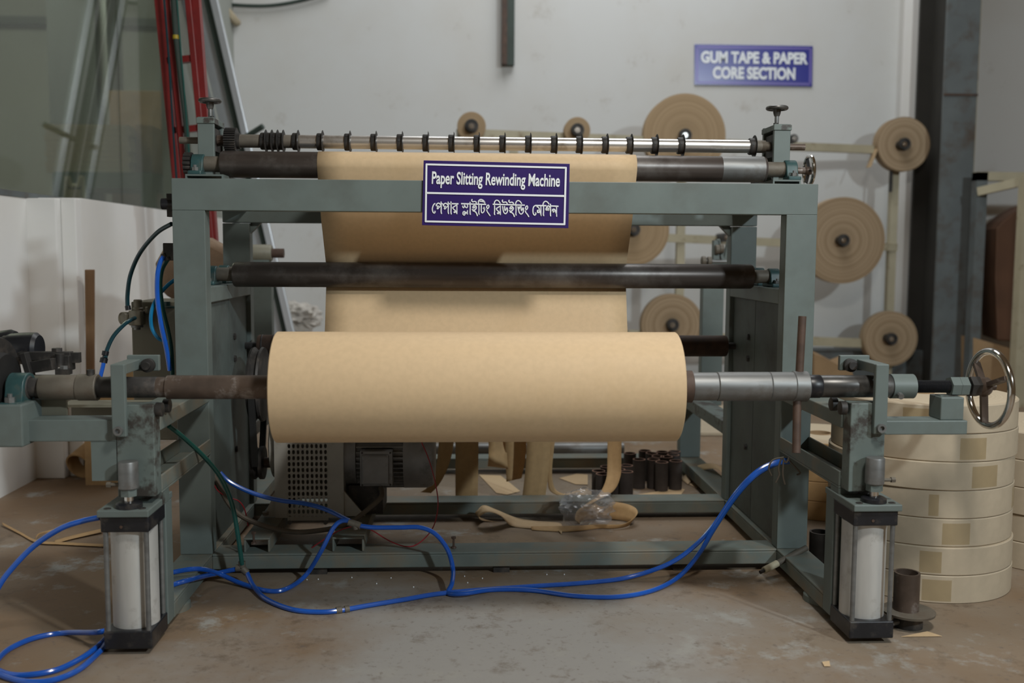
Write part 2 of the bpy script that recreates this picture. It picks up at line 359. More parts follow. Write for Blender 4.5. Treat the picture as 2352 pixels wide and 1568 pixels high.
# H-section column at the right
fx0, fx1 = PY(2165, 300, 3.05).x, PY(2240, 300, 3.05).x
hc = thing('steel_column', ((fx0+fx1)/2, 3.2, 0), 'tall grey steel column standing before the back wall', 'column')
MB().box(fx0, fx1, 3.05, 3.07, 0, 4).build('flange', 'column_steel', hc, smooth=False)
MB().box(fx0, fx1, 3.38, 3.40, 0, 4).build('flange', 'column_shade', hc, smooth=False)
MB().box((fx0+fx1)/2-.008, (fx0+fx1)/2+.008, 3.07, 3.38, 0, 4).build('web', 'column_shade', hc, smooth=False)
MB().box(fx0-.004, fx1+.004, 3.044, 3.05, PY(2200, 215, 3.05).z-.012, PY(2200, 215, 3.05).z).build('weld_seam', 'rust', hc, smooth=False)
MB().box(fx1+.012, fx1+.03, 3.1, 3.4, 0, 4).build('edge_strip', 'cream_paint', hc, smooth=False)

# ------------------------------------------------------------------ tape winding frame in the background
def rings(name, axis, c1, c2, sc, rough=.7):
    m = bpy.data.materials.new(name); m.use_nodes = True; nt = m.node_tree; N = nt.nodes; L = nt.links; b = N['Principled BSDF']
    tc = N.new('ShaderNodeTexCoord'); vm = N.new('ShaderNodeVectorMath'); vm.operation = 'MULTIPLY'; vm.inputs[1].default_value = (1, 0, 1) if axis == 'Y' else (1, 1, 0)
    L.new(tc.outputs['Object'], vm.inputs[0]); vl = N.new('ShaderNodeVectorMath'); vl.operation = 'LENGTH'; L.new(vm.outputs[0], vl.inputs[0])
    w = N.new('ShaderNodeTexNoise'); w.noise_dimensions = '1D'; w.inputs['Scale'].default_value = sc*5; w.inputs['Detail'].default_value = 5; w.inputs['Roughness'].default_value = .7
    L.new(vl.outputs['Value'], w.inputs['W']); mx = N.new('ShaderNodeMix'); mx.data_type = 'RGBA'
    mx.inputs[6].default_value = (*c1, 1); mx.inputs[7].default_value = (*c2, 1); cr_ = N.new('ShaderNodeMapRange'); cr_.inputs[1].default_value = .34; cr_.inputs[2].default_value = .66; L.new(w.outputs[0], cr_.inputs[0]); L.new(cr_.outputs[0], mx.inputs[0]); L.new(mx.outputs[2], b.inputs['Base Color'])
    b.inputs['Roughness'].default_value = rough; b.inputs['Specular IOR Level'].default_value = .3; MAT[name] = m
rings('tape_rings', 'Y', (.32, .225, .128), (.42, .305, .185), 9)
rings('tape_rings_b', 'Y', (.25, .175, .10), (.43, .325, .215), 11)
rings('tape_rings_z', 'Z', (.50, .41, .29), (.58, .49, .36), 22)
def YT(px): return 2.8 + (px - 1120)/892*.5
tf = thing('tape_winding_frame', (PY(1800, 600, YT(1800)).x, 3.1, 0), 'cream tube frame with roll pegs along the back wall', 'frame')
def hb(p, q, w=.045):
    a = PY(*p, YT(p[0])); b = PY(*q, YT(q[0])); MB().bar(a, b, w, w).build('crossbar', 'cream_paint', tf, smooth=False)
hb((1050, 306), (2014, 344)); hb((1400, 541), (2056, 568)); hb((1440, 768), (2056, 790), .05)
for px, y0 in ((1567, 330), (2056, 345), (1180, 310)):
    a = PY(px, y0, YT(px)); MB().box(a.x-.022, a.x+.022, a.y-.022, a.y+.022, 0, a.z).build('post', 'cream_paint', tf, smooth=False)
a = PY(2050, 430, YT(2050)); MB().box(a.x-.035, a.x-.022, a.y-.05, a.y-.03, a.z-.03, a.z+.1).build('latch', 'iron_dark', tf, smooth=False)
tdir = Vector((0, -1, 0))
def peg(px, py, ln=.17):
    c = PY(px, py, YT(px) - .16); e = Vector((c.x, YT(px)+.0, c.z))
    p = MB().cyl(e, c, .024, 16).build('peg', 'iron_dark', tf)
    MB().lathe(c, tdir, [(0, .014), (.012, .014), (.012, .006), (.02, .006)], 12).build('peg_bolt', 'chrome_clean', p)
    return c
rolls = [(1083, 290, 33, 'small kraft tape roll at the left end of the cream frame', 0), (1326, 299, 30, 'smallest kraft tape roll, high on the cream frame', 0), (1573, 311, 95, 'large kraft tape roll on the top bar of the cream frame', 0),
  (2076, 331, 62, 'kraft tape roll with loose end on the end of the top bar', 1), (1455, 527, 83, 'kraft tape roll half hidden behind the paper web', 0), (1936, 552, 99, 'large ringed kraft tape roll on the middle bar beside the green machine post', 1),
  (1544, 746, 71, 'kraft tape roll on the bottom bar behind the paper roll', 1), (2046, 778, 63, 'kraft tape roll on the bottom bar near the steel column', 1)]
for px, py, rp, lab, kind in rolls:
    Y = YT(px) - .07; c = PY(px, py, Y - .035); R = rp/FPX*(c - CAM).dot(Vector((M3[0][2], M3[1][2], M3[2][2])))*-1
    t = thing('tape_roll', (c.x, c.y, c.z - R), lab, 'tape roll', 'kraft tape rolls on the cream frame')
    rb = MB().lathe((c.x, Y+.035, c.z), (0, -1, 0), [(0, .035), (0, R), (.07, R), (.072, R*.9), (.068, R*.62), (.072, R*.45), (.066, .035), (0, .035)], 64, cap=False).build('wound_tape', 'tape_rings_b' if kind else 'tape_rings', t, origin=(c.x, Y, c.z))
    MB().pipe((c.x, Y+.04, c.z), (c.x, Y-.052, c.z), .035, .0245, 20).build('core', 'iron_dark', t)
    if px == 2076:
        e = Vector((c.x - R*1.0, Y, c.z - .02)); MB().prism([e + Vector((.012, -.03, .08)), e + Vector((.004, -.03, 0)), e + Vector((-.035, -.03, -.11)), e + Vector((-.029, -.03, -.11)), e + Vector((.010, -.03, 0)), e + Vector((.018, -.03, .08))], (0, .06, 0)).build('tape_end', 'tape_side', t)
    peg(px, py)
peg(1824, 318); peg(1668, 545)
# rack at the right edge
rk = thing('storage_rack', (PY(2260, 600, 2.9).x+.2, 3.0, 0), 'worn cream rack frame at the right of the steel column', 'rack')
u = PY(2246, 395, 2.9); v = PY(2270, 395, 2.9)
MB().box(u.x, v.x, 2.9, 2.96, 0, u.z).build('post', 'column_steel', rk, smooth=False)
MB().box(u.x, u.x+1.3, 2.9, 2.96, u.z-.045, u.z+.002).build('top_rail', 'cream_paint', rk, smooth=False)
MB().bar(PY(2248, 440, 2.89), PY(2400, 405, 2.6), .03, .045).build('brace', 'cream_paint', rk, smooth=False)
lowA, lowB = PY(2235, 775, 2.9), PY(2400, 822, 2.7)
MB().prism([lowA, lowB, PY(2400, 930, 2.7), PY(2235, 880, 2.9)], (0.02, .3, 0)).build('shelf_board', 'cardboard', rk, smooth=False)
MB().box(PY(2345, 600, 2.62).x, PY(2375, 600, 2.62).x, 2.62, 2.68, 0, 1.2).build('post', 'cream_paint', rk, smooth=False)
tag(MB().prism([PY(2290, 782, 3.0), PY(2285, 640, 3.0), PY(2288, 525, 3.0), PY(2303, 507, 3.0), PY(2325, 490, 3.0), PY(2360, 470, 3.0), PY(2420, 450, 3.0), PY(2420, 790, 3.0)], (.1, .35, 0)).build('brown_bale', 'brown_board', smooth=False, bevel=.01), 'dark brown board bale with sloping top standing in the rack', 'bale')
# ------------------------------------------------------------------ the machine
MC = thing('slitting_rewinder', (.09, .25, 0), 'grey green paper slitting and rewinding machine with rollers, knives and air cylinders', 'machine')
XL0, XL1, XR0, XR1 = -.681, -.605, .789, .865
def P_(mb, name, m, par=None, **k): return mb.build(name, m, par or MC, **k)
BV = .0022
# front frame
P_(MB().chan('z', .0565, .886, XL0, XL1, 0, .045, '+v'), 'front_post', 'paint', smooth=False, bevel=.0015)
P_(MB().chan('z', .0565, .886, XR0, XR1, 0, .045, '+v'), 'front_post', 'paint', smooth=False, bevel=.0015)
P_(MB().chan('x', XL0, XR1, 0, .045, .886, .9605, '+u'), 'front_top_beam', 'paint', smooth=False, bevel=.0015)
# back frame
P_(MB().box(XL0, XL1, .495, .54, .0565, .87), 'back_post', 'paint', smooth=False, bevel=BV)
P_(MB().box(XR0, XR1, .495, .54, .0565, .87), 'back_post', 'paint', smooth=False, bevel=BV)
P_(MB().box(XL0, XR1, .495, .54, .872, .955), 'back_top_beam', 'paint', smooth=False, bevel=BV)
for x, s in ((XL1, 1), (XR0, -1)):
    P_(MB().prism([(x, .51, .872), (x+s*.03, .51, .872), (x, .51, .842)], (0, .02, 0)), 'corner_gusset', 'paint', smooth=False)
P_(MB().box(XL0, XL1, .045, .495, .91, .955), 'top_side_beam', 'paint', smooth=False, bevel=BV)
P_(MB().box(XR0, XR1, .045, .495, .91, .955), 'top_side_beam', 'paint', smooth=False, bevel=BV)
# base: channels laid web upwards
P_(MB().chan('x', XL1, XR0, 0.0, .078, .018, .056, '-v'), 'base_rail', 'paint_base', smooth=False, bevel=.002)
P_(MB().chan('x', XL1, XR0, .495, .573, .018, .056, '-v'), 'base_rail', 'paint_base', smooth=False, bevel=.002)
for x0, x1 in ((XL0, XL1), (XR0, XR1)):
    P_(MB().chan('y', -.32, 1.2, x0, x1, .018, .056, '-v'), 'base_side_rail', 'paint_base', smooth=False, bevel=.002)
    for y in (-.215, .62, 1.12):
        P_(MB().lathe(((x0+x1)/2, y, 0), (0, 0, 1), [(0, .042), (.014, .042), (.018, .038)], 20), 'foot_pad', 'paint_base')
for x in (-.35, .1, .55): P_(MB().box(x-.02, x+.02, .01, .06, 0, .018), 'shim', 'iron_dark', smooth=False)
# third frame (unwind end)
for x0, x1, ox in ((XL0, XL1, -.0585), (XR0, XR1, .0725)):
    P_(MB().box(x0, x1, 1.12, 1.165, .0565, .245), 'rear_leg', 'paint', smooth=False, bevel=BV)
    P_(MB().box(min(x0+ox, x0+.004), max(x1+ox, x1-.004), 1.115, 1.17, .2455, .285), 'rear_crosshead', 'paint', smooth=False, bevel=BV)
    P_(MB().box(x0+ox, x1+ox, 1.12, 1.165, .2855, .735), 'rear_post', 'paint', smooth=False, bevel=BV)
    P_(MB().box(x0+.005, x1-.005, .54, 1.115, .245, .285), 'rear_side_beam', 'paint_worn', smooth=False, bevel=BV)
P_(MB().chan('x', XL1, XR0, 1.12, 1.20, .018, .056, '-v'), 'base_rail', 'paint_base', smooth=False, bevel=.002)
# unwind cradle levers on the rear posts
yv = 1.14
def V(px, py): return PY(px, py, yv)
lv = P_(MB().bar(V(1663, 612), V(1679, 548), .022, .030, (0, 1, 0)), 'unwind_lever', 'paint_worn', smooth=False, bevel=.002)
MB().bar(V(1662, 612), V(1648, 549), .010, .03, (0, 1, 0)).build('arm', 'paint', lv, smooth=False)
MB().box(V(1637, 580).x, V(1650, 580).x, yv-.015, yv+.015, .735, V(1640, 552).z).build('cheek', 'paint', lv, smooth=False)
MB().box(V(1632, 600).x, V(1668, 600).x, yv-.02, yv+.02, .735, V(1640, 597).z).build('saddle', 'paint', lv, smooth=False)
for px, py in ((1613, 599), (1626, 600), (1644, 573), (1653, 571)):
    c = V(px, py); MB().lathe((c.x-.008, yv-.02, c.z), (1, 0, 0), [(0, .014), (.002, .017), (.014, .017), (.016, .014)], 16).build('cam_roller', 'grimy_sleeve', lv)
MB().cyl((V(1613, 600).x, yv-.02, V(1613, 600).z), (V(1668, 600).x, yv-.02, V(1613, 600).z), .007, 12).build('pin', 'steel', lv)
hx2 = V(625, 580); hz = V(600, 581).z
cr = P_(MB().lathe((-.78, yv, hz), (1, 0, 0), [(0, .030), (hx2.x+.78-.006, .030), (hx2.x+.78, .026)], 28), 'unwind_chuck', 'cabinet')
MB().cyl((hx2.x, yv, hz), (V(652, 581).x, yv, hz), .0165, 20).build('spindle', 'rust', cr)
MB().box(-.735, -.67, yv-.018, yv+.018, .735, hz-.02).build('saddle', 'paint', cr, smooth=False)
# roller brackets and side panels
for k, (x0, x1, xi) in enumerate(((XL0, XL1, XL1), (XR0, XR1, XR0))):
    P_(MB().box(x0, x1, .045, .495, .666, .704), 'roller_bracket', 'paint', smooth=False, bevel=BV)
    s = -1 if k == 0 else 1
    for ya, yb in ((.047, .272), (.276, .494)):
        pn = P_(MB().box(xi+s*.012, xi+s*.018, ya, yb, .06, .664), 'side_panel', 'dark_panel', smooth=False)
        if ya > .2:
            for z in (.50, .56, .25):
                MB().lathe((xi+s*.012, .33, z), (-s, 0, 0), [(0, .009), (.005, .009), (.006, .006)], 6).build('bolt', 'iron_dark', pn)
# bearing blocks
def pillow(x, y, z, m='teal_iron', sc=1., name='pillow_block', ax=0):
    # base at z, shaft along X
    b = MB(); w = .018*sc
    pr = []
    for i in range(13):
        t = math.pi*i/12; pr.append((x - w, y + .033*sc*math.cos(t), z + .036*sc + .030*sc*math.sin(t)))
    pr += [(x - w, y - .040*sc, z + .012*sc), (x - w, y + .040*sc, z + .012*sc)]
    b.prism(pr, (2*w, 0, 0))
    o = P_(b, name, m, bevel=.002)
    MB().box(x - .020*sc, x + .020*sc, y - .062*sc, y + .062*sc, z, z + .013*sc).build('block_foot', m, o, smooth=False, bevel=.003)
    for s in (-1, 1):
        MB().hexnut((x, y + s*.051*sc, z + .013*sc), (0, 0, 1), .010*sc, .010*sc).cyl((x, y + s*.051*sc, z + .02*sc), (x, y + s*.051*sc, z + .03*sc), .005*sc, 10).build('bolt', 'steel', o)
    MB().lathe((x - w - .002, y, z + .036*sc), (1, 0, 0), [(0, .022*sc), (.003, .025*sc), (2*w + .001, .025*sc), (2*w + .004, .022*sc)], 24).build('bearing_ring', 'iron_dark', o)
    return o
def roller(y, z, r, xa, xb, sa, sb, rs, name, m, ms):
    o = P_(MB().lathe((xa, y, z), (1, 0, 0), [(0, r*.93), (.004, r), (xb-xa-.004, r), (xb-xa, r*.93)], 48), name, m)
    MB().cyl((sa, y, z), (xa, y, z), rs, 24).build('journal', ms, o); MB().cyl((xb, y, z), (sb, y, z), rs, 24).build('journal', ms, o)
    return o
# middle guide rollers
ZM = .704
mzr = .731
roller(.214, mzr, .0325, PY(538, 635, .214).x, PY(1727, 635, .214).x, -.655, .84, .0175, 'guide_roller', 'rust_roller', 'grimy_sleeve')
roller(.345, mzr, .030, PY(538, 635, .214).x, PY(1727, 635, .214).x, -.655, .84, .0175, 'guide_roller', 'rust_roller', 'grimy_sleeve')
for y in (.214, .345):
    for x in (-.643, .827): pillow(x, y, ZM, sc=.74)
# lower guide roller on the back frame
ly, lz = .47, .522
o = roller(ly, lz, .031, PY(593, 795, ly).x, PY(1668, 795, ly).x, XL1-.02, XR0+.02, .010, 'lower_guide_roller', 'rust', 'iron_dark')
for px in (602, 628): MB().lathe((PY(px, 795, ly).x, ly, lz), (1, 0, 0), [(0, .0312), (.002, .0325), (.004, .0312)], 40, cap=False).build('groove_ring', 'iron_dark', o)
# top roller and its seat channels
ty, tz, tr = .12, 1.004, .0325
xa, xb = PY(509, 380, ty).x, PY(1757, 385, ty).x
o = roller(ty, tz, tr, xa, xb, PY(462, 380, ty).x, PY(1800, 385, ty).x, .0195, 'top_roller', 'rust_roller', 'grimy_sleeve')
MB().lathe((PY(1655, 385, ty).x, ty, tz), (1, 0, 0), [(0, .0327), (xb - PY(1655, 385, ty).x - .006, .0327)], 48, cap=False).build('painted_band', 'steel', o)
for x, pa, pb in ((-.643, 428, 515), (.827, 1773, 1837)):
    xm, xn = PY(pa, 405, .06).x, PY(pb, 405, .06).x
    P_(MB().chan('y', .05, .30, xm, xn, .961, .974, '-v', .004), 'bearing_seat', 'paint', smooth=False)
pillow(PY(458, 385, ty).x, ty, .974, sc=.82); pillow(PY(1812, 390, ty).x, ty, .974, sc=.82)
# sprocket on the left journal
sx = PY(434, 385, ty).x
sp = P_(MB().lathe((sx-.006, ty, tz), (1, 0, 0), [(0, .022), (.012, .022)], 20), 'sprocket', 'iron_dark')
tm = MB()
for i in range(14):
    t = 2*math.pi*i/14; tm.cyl((sx-.009, ty+.0235*math.cos(t), tz+.0235*math.sin(t)), (sx+.009, ty+.0235*math.cos(t), tz+.0235*math.sin(t)), .005, 8)
tm.build('chain_links', 'iron_dark', sp)
MB().cyl((sx-.01, ty, tz), (PY(462, 380, ty).x, ty, tz), .012, 16).build('shaft_end', 'iron_dark', sp)
# slitting shaft with collars and knives
sy, sz = .165, 1.066
def SX(px): return PY(px, 330, sy).x
sh = P_(MB().lathe((SX(690), sy, sz), (1, 0, 0), [(0, .0168), (SX(1728)-SX(690), .0168)], 40), 'slitting_shaft', 'chrome')
MB().lathe((SX(545), sy, sz), (1, 0, 0), [(0, .0165), (SX(690)-SX(545), .0165)], 32).build('rusty_end', 'grimy_sleeve', sh)
MB().lathe((SX(500), sy, sz), (1, 0, 0), [(0, .0135), (SX(545)-SX(500), .0135)], 32).build('rusty_end', 'rust_shaft', sh)
MB().lathe((SX(1728), sy, sz), (1, 0, 0), [(0, .016), (SX(1757)-SX(1728), .016), (SX(1757)-SX(1728), .0125), (SX(1785)-SX(1728), .0125)], 32).build('rusty_end', 'grimy_sleeve', sh)
MB().cyl((SX(413), sy, sz), (SX(500), sy, sz), .0085, 20).build('stub', 'grimy_sleeve', sh)
MB().cyl((SX(1785), sy, sz), (SX(1848), sy, sz), .0085, 20).build('stub', 'rust_shaft', sh)
g = MB(); gx0, gx1 = SX(519), SX(545); R0, R1, NT = .0285, .0325, 34
pr = []
for i in range(NT):
    for dt, r in ((-.30, R0), (-.18, R1), (.18, R1), (.30, R0)):
        t = 2*math.pi*(i+dt)/NT; pr.append((gx0, sy + r*math.cos(t), sz + r*math.sin(t)))
g.prism(pr, (gx1-gx0, 0, 0)); g.build('gear', 'iron_dark', sh, angle=20)
MB().lathe((gx1, sy, sz), (1, 0, 0), [(0, .020), (.008, .020)], 24).build('gear_hub', 'iron_dark', sh)
def knife(px, w, first=[None]):
    xk = SX(px)
    c = MB().lathe((xk-w, sy, sz), (1, 0, 0), [(0, .0165), (0, .0205), (.002, .0215), (w, .0215), (w, .0165)], 32, cap=False).build('knife_collar', 'iron_dark', sh)
    b = MB().lathe((xk, sy, sz), (1, 0, 0), [(0, .017), (0, .0285), (.0008, .0292), (.0026, .0240), (.0026, .017)], 40, cap=False).build('slitting_knife', 'iron_dark', sh)
    a = random.uniform(-2.6, -.6)
    e = Vector((0, math.sin(a)*-.0 - abs(math.cos(a))*.0, 0))
    q = random.choice((.5, .75, .2, -.1))
    d = Vector((0, -math.cos(q), math.sin(q)))
    MB().cyl(Vector((xk-w/2, sy, sz)) + d*.0205, Vector((xk-w/2, sy, sz)) + d*.0222, .0034, 8).build('set_screw', 'black_rubber', sh)
for px in (611, 625, 638, 651): knife(px, .0125)
for px in (685, 741, 804, 864, 924, 983, 1042, 1100, 1159, 1218, 1277, 1335, 1394, 1450, 1508, 1568, 1732): knife(px, .0135)
# knife shaft guides with hand wheels
def guide(xa, xb, side, pwx, pwy):
    zt = PY((pwx), 283, sy).z
    zt = 1.118
    o = P_(MB().box(xa, xb, .115, .127, .961, zt), 'knife_guide', 'paint', smooth=False, bevel=.0015)
    MB().box(xa, xb, .203, .215, .961, zt).build('rear_cheek', 'paint', o, smooth=False)
    MB().box(xa-.002, xb+.002, .112, .218, zt-.016, zt-.002).build('top_block', 'paint_worn', o, smooth=False, bevel=.0015)
    MB().box(xa+.004, xb-.004, .130, .200, sz-.028, sz+.028).build('sliding_block', 'iron_dark', o, smooth=False)
    xm = (xa+xb)/2
    MB().cyl((xm, sy, sz+.028), (xm, sy, zt+.040), .0055, 14).build('screw', 'steel', o)
    MB().hexnut((xm-.010*side, .14, zt-.002), (0, 0, 1), .006, .007).build('bolt', 'iron_dark', o)
    MB().hexnut((xm+.010*side, .195, zt-.002), (0, 0, 1), .006, .007).build('bolt', 'iron_dark', o)
    wz = zt + .046
    w = MB().ring((xm, sy, wz), (0, 0, 1), .0235, .0052, 40, 10)
    w.lathe((xm, sy, zt+.026), (0, 0, 1), [(0, .007), (.006, .009), (.018, .011), (.022, .007)], 16)
    for i in range(3):
        t = 2*math.pi*i/3 + .5; w.bar((xm, sy, wz-.004), (xm+.022*math.cos(t), sy+.022*math.sin(t), wz), .007, .005)
    w.build('hand_wheel', 'shaft_dark', o)
guide(SX(466), SX(503), -1, 487, 240); guide(SX(1764), SX(1801), 1, 1780, 240)
# tension hand wheel at the right end of the top
wx = PY(1858, 392, .33)
w = P_(MB().ring((wx.x, .33, wx.z), (1, 0, 0), .040, .0058, 48, 10), 'tension_hand_wheel', 'chrome_clean')
sp = MB()
for i in range(3):
    t = 2*math.pi*i/3 + 1.1; sp.bar((wx.x, .33, wx.z), (wx.x, .33+.04*math.cos(t), wx.z+.04*math.sin(t)), .006, .008, (1, 0, 0))
sp.build('spokes', 'iron_dark', w)
MB().lathe((wx.x-.012, .33, wx.z), (1, 0, 0), [(0, .011), (.02, .011), (.024, .006), (.03, .006)], 16).build('hub', 'rust_shaft', w)
MB().cyl((.79, .33, wx.z), (wx.x-.01, .33, wx.z), .009, 14).build('spindle', 'rust_shaft', w)
MB().box(.80, .84, .31, .35, .955, wx.z+.015).build('spindle_bracket', 'iron_dark', w, smooth=False)
# ---------------------------------------------------------------- unwind... rewind stand at the front: arms, sliding posts, air cylinders
SHY, SHZ = -.39, .5185
def stand(x0, x1, side):
    xm = (x0+x1)/2; xi = x1 if side < 0 else x0      # inner face
    P_(MB().box(x0, x1, -.39, 0, .431, .463), 'upper_arm', 'paint_base', smooth=False, bevel=.002)
    P_(MB().chan('y', -.39, 0, x0, x1, .303, .340, '+v', .005), 'lower_arm', 'paint_base', smooth=False, bevel=.0015)
    P_(MB().box(x0, x1, -.39, -.345, .278, .303), 'arm_foot', 'paint_worn', smooth=False)
    zt = SHZ - .029
    po = P_(MB().box(x0+.004, x1-.0005, -.432, -.392, .306, zt), 'sliding_post', 'paint_worn', smooth=False, bevel=.002)
    MB().box(x0+.004, x1-.0005, -.392, -.360, .463, zt-.02).build('rear_plate', 'paint_worn', po, smooth=False)
    for yy in (-.415, -.365):
        MB().lathe((x1 - .001 if side < 0 else x0 - .014, yy, SHZ - .041), (1, 0, 0), [(0, .012), (.001, .014), (.013, .014), (.014, .012)], 20).build('cam_roller', 'iron_dark', po)
    # L-shaped keeper bar over the shaft
    ka, kb = (x0+.001, x0+.028) if side < 0 else (x1-.030, x1-.003)
    k = P_(MB().box(ka, kb, -.446, -.4335, .428, SHZ+.052), 'keeper_bar', 'paint', smooth=False, bevel=.002)
    MB().box(ka, kb, -.4335, -.33, SHZ+.032, SHZ+.052).build('keeper_arm', 'paint', k, smooth=False, bevel=.0015)
    kx0, kx1 = (ka, ka+.064) if side < 0 else (kb-.064, kb)
    MB().box(kx0, kx1, -.348, -.336, SHZ+.028, SHZ+.060).build('keeper_plate', 'paint', k, smooth=False, bevel=.0015)
    bx = (kx1-.020) if side < 0 else (kx0+.020)
    MB().lathe((bx, -.349, SHZ+.040), (0, -1, 0), [(0, .014), (.012, .014), (.013, .008), (.022, .008)], 20).build('keeper_roller', 'iron_dark', k)
    MB().lathe(((ka+kb)/2, -.446, .441), (0, -1, 0), [(0, .009), (.008, .009), (.008, .005), (.003, .005)], 20).build('cap_screw', 'steel', k)
    # rod coupling, rod and air cylinder
    cx = xm - .006 if side < 0 else xm + .010; cyy = -.4545
    cp = P_(MB().lathe((cx, cyy, .328), (0, 0, 1), [(0, .0175), (.002, .0190), (.052, .0190), (.054, .0180)], 28), 'rod_coupling', 'steel')
    MB().hexnut((cx, cyy, .314), (0, 0, 1), .0165, .014).build('lock_nut', 'paint', cp)
    MB().cyl((cx, cyy, .296), (cx, cyy, .315), .009, 20).build('piston_rod', 'chrome_clean', cp)
    MB().lathe((cx, cyy, .291), (0, 0, 1), [(0, .025), (.008, .025), (.011, .020)], 28).build('rod_gland', 'black_cap', cp)
    sx = -1 if side < 0 else 1
    MB().cyl((cx+sx*.016, cyy, .336), (cx+sx*.034, cyy, .336), .0035, 10).hexnut((cx+sx*.034, cyy, .336), (sx, 0, 0), .006, .008).build('side_bolt', 'grimy_sleeve', cp)
    px0, px1 = (-.702, -.6035) if side < 0 else (.786, .885)
    pl = P_(MB().box(px0, px1, -.481, -.320, .277, .291), 'mounting_plate', 'paint', smooth=False, bevel=.002)
    for xx in (px0+.016, px1-.016):
        MB().lathe((xx, -.466, .291), (0, 0, 1), [(0, .007), (.0012, .007), (.0012, .004), (.0004, .004)], 16).build('bolt', 'iron_dark', pl)
    P_(MB().box(px0+.002, px1-.001, -.366, -.322, .020, .277), 'mounting_channel', 'paint', smooth=False, bevel=.002)
    cxa, cxb = (px0+.004, px1-.002) if side < 0 else (px0+.002, px1-.005)
    ac = P_(MB().lathe(((cxa+cxb)/2, -.418, .048), (0, 0, 1), [(0, .0445), (.197, .0445)], 56), 'air_cylinder', 'alu_tube')
    MB().box(cxa, cxb, -.474, -.367, .246, .277).build('head_cap', 'black_cap', ac, smooth=False, bevel=.0025)
    MB().box(cxa, cxb, -.474, -.367, .012, .048).build('base_cap', 'black_cap', ac, smooth=False, bevel=.0025)
    for xx in (cxa+.0075, cxb-.0075):
        for yy in (-.467, -.373):
            MB().cyl((xx, yy, .048), (xx, yy, .246), .0048, 12).build('tie_rod', 'steel', ac)
    MB().cyl((cxa+.04, -.4745, .257), (cxa+.04, -.4755, .257), .003, 10).build('port_screw', 'rust', ac)
    for zz in (.262, .030):
        e = cxa if side < 0 else cxb; MB().cyl((e, -.43, zz), (e+sx*.014, -.43, zz), .006, 10).hexnut((e+sx*.003, -.43, zz), (sx, 0, 0), .008, .008).build('air_fitting', 'grimy_sleeve', ac)
stand(XL0, -.603, -1); stand(.788, XR1, 1)
# right extension with the jacking screw
y0 = SHY; z0 = SHZ
def RX(px): return PY(px, 888, SHY).x
eb = P_(MB().box(XR1-.001, PY(2222, 985, -.432).x, -.432, -.375, PY(2120, 998, -.432).z, PY(2120, 966, -.432).z), 'extension_beam', 'paint', smooth=False, bevel=.002)
etz = PY(2120, 966, -.432).z
bx0, bx1 = PY(2161, 940, -.425).x, PY(2214, 940, -.425).x
MB().box(bx0, bx1, -.425, -.372, etz, etz+.047).build('nut_pedestal', 'paint', eb, smooth=False, bevel=.002)
MB().lathe((PY(2177, 888, SHY).x, SHY-.005, SHZ), (1, 0, 0), [(0, .021), (.019, .021)], 6).build('screw_nut', 'paint', eb, angle=20)
MB().lathe((PY(2177, 888, SHY).x+.0195, SHY-.005, SHZ), (1, 0, 0), [(0, .021), (.017, .021)], 6).build('screw_nut', 'paint', eb, angle=20)
MB().box(bx0+.006, bx1-.006, -.41, -.385, etz+.045, SHZ-.017).build('weld', 'paint_worn', eb, smooth=False)
js = MB(); xa, xb = RX(2093), RX(2248)
prof = []; nn = int((xb-xa)/.0024)
for i in range(nn): prof += [(i*.0024, .0118), (i*.0024+.0012, .0132)]
js.lathe((xa, SHY-.005, SHZ), (1, 0, 0), prof, 20)
jk = js.build('jacking_screw', 'black_cap', MC, angle=60)
MB().lathe((RX(2222), SHY-.005, SHZ), (1, 0, 0), [(0, .022), (.020, .022), (.022, .018), (.030, .016)], 6).build('lock_nut', 'iron_dark', jk, angle=20)
wc = PY(2272, 892, SHY-.005)
hw = P_(MB().ring(wc, (1, .05, 0), .0775, .0075, 64, 12), 'screw_hand_wheel', 'chrome_clean')
sp = MB()
for t in (-1.75, .42, 2.45):
    e = Vector((0, -math.cos(t), math.sin(t))); sp.bar(Vector((wc.x-.012, SHY-.005, SHZ)), wc + e*.074, .009, .014, (1, 0, 0))
sp.build('spokes', 'rust_shaft', hw)
MB().lathe((wc.x-.030, SHY-.005, SHZ), (1, 0, 0), [(0, .014), (.006, .019), (.026, .019), (.03, .016), (.03, .008), (.042, .008)], 20).build('hub', 'rust_shaft', hw)
# left extension with drive bearing and disc brake
lb = P_(MB().box(PY(55, 985, -.432).x, XL0+.004, -.432, -.375, PY(150, 1014, -.432).z, PY(150, 964, -.432).z), 'extension_beam', 'paint', smooth=False, bevel=.002)
ltz = PY(150, 964, -.432).z
MB().box(PY(210, 1060, -.43).x, XL0+.003, -.43, -.424, PY(230, 1104, -.43).z, PY(150, 1014, -.432).z+.002).build('gusset', 'paint', lb, smooth=False)
bb0, bb1 = PY(-60, 960, -.45).x, PY(56, 960, -.45).x
bb = P_(MB().box(bb0, bb1, -.46, -.33, PY(20, 1025, -.45).z, PY(20, 930, -.46).z), 'bearing_beam', 'paint', smooth=False, bevel=.003)
bt = PY(20, 930, -.46).z
pillow(PY(48, 890, SHY).x, SHY, SHZ-.036*.98, sc=.98, name='drive_pillow_block')
MB().box(PY(18, 900, SHY).x, PY(60, 900, SHY).x, SHY-.06, SHY+.06, bt, SHZ-.036*.98).build('packer', 'teal_iron', bb, smooth=False)
MB().box(PY(40, 900, -.35).x, PY(160, 900, -.35).x, -.37, -.362, PY(100, 990, -.35).z, PY(100, 905, -.35).z).build('rear_web', 'cabinet', bb, smooth=False)
dc = PY(-8, 893, SHY)
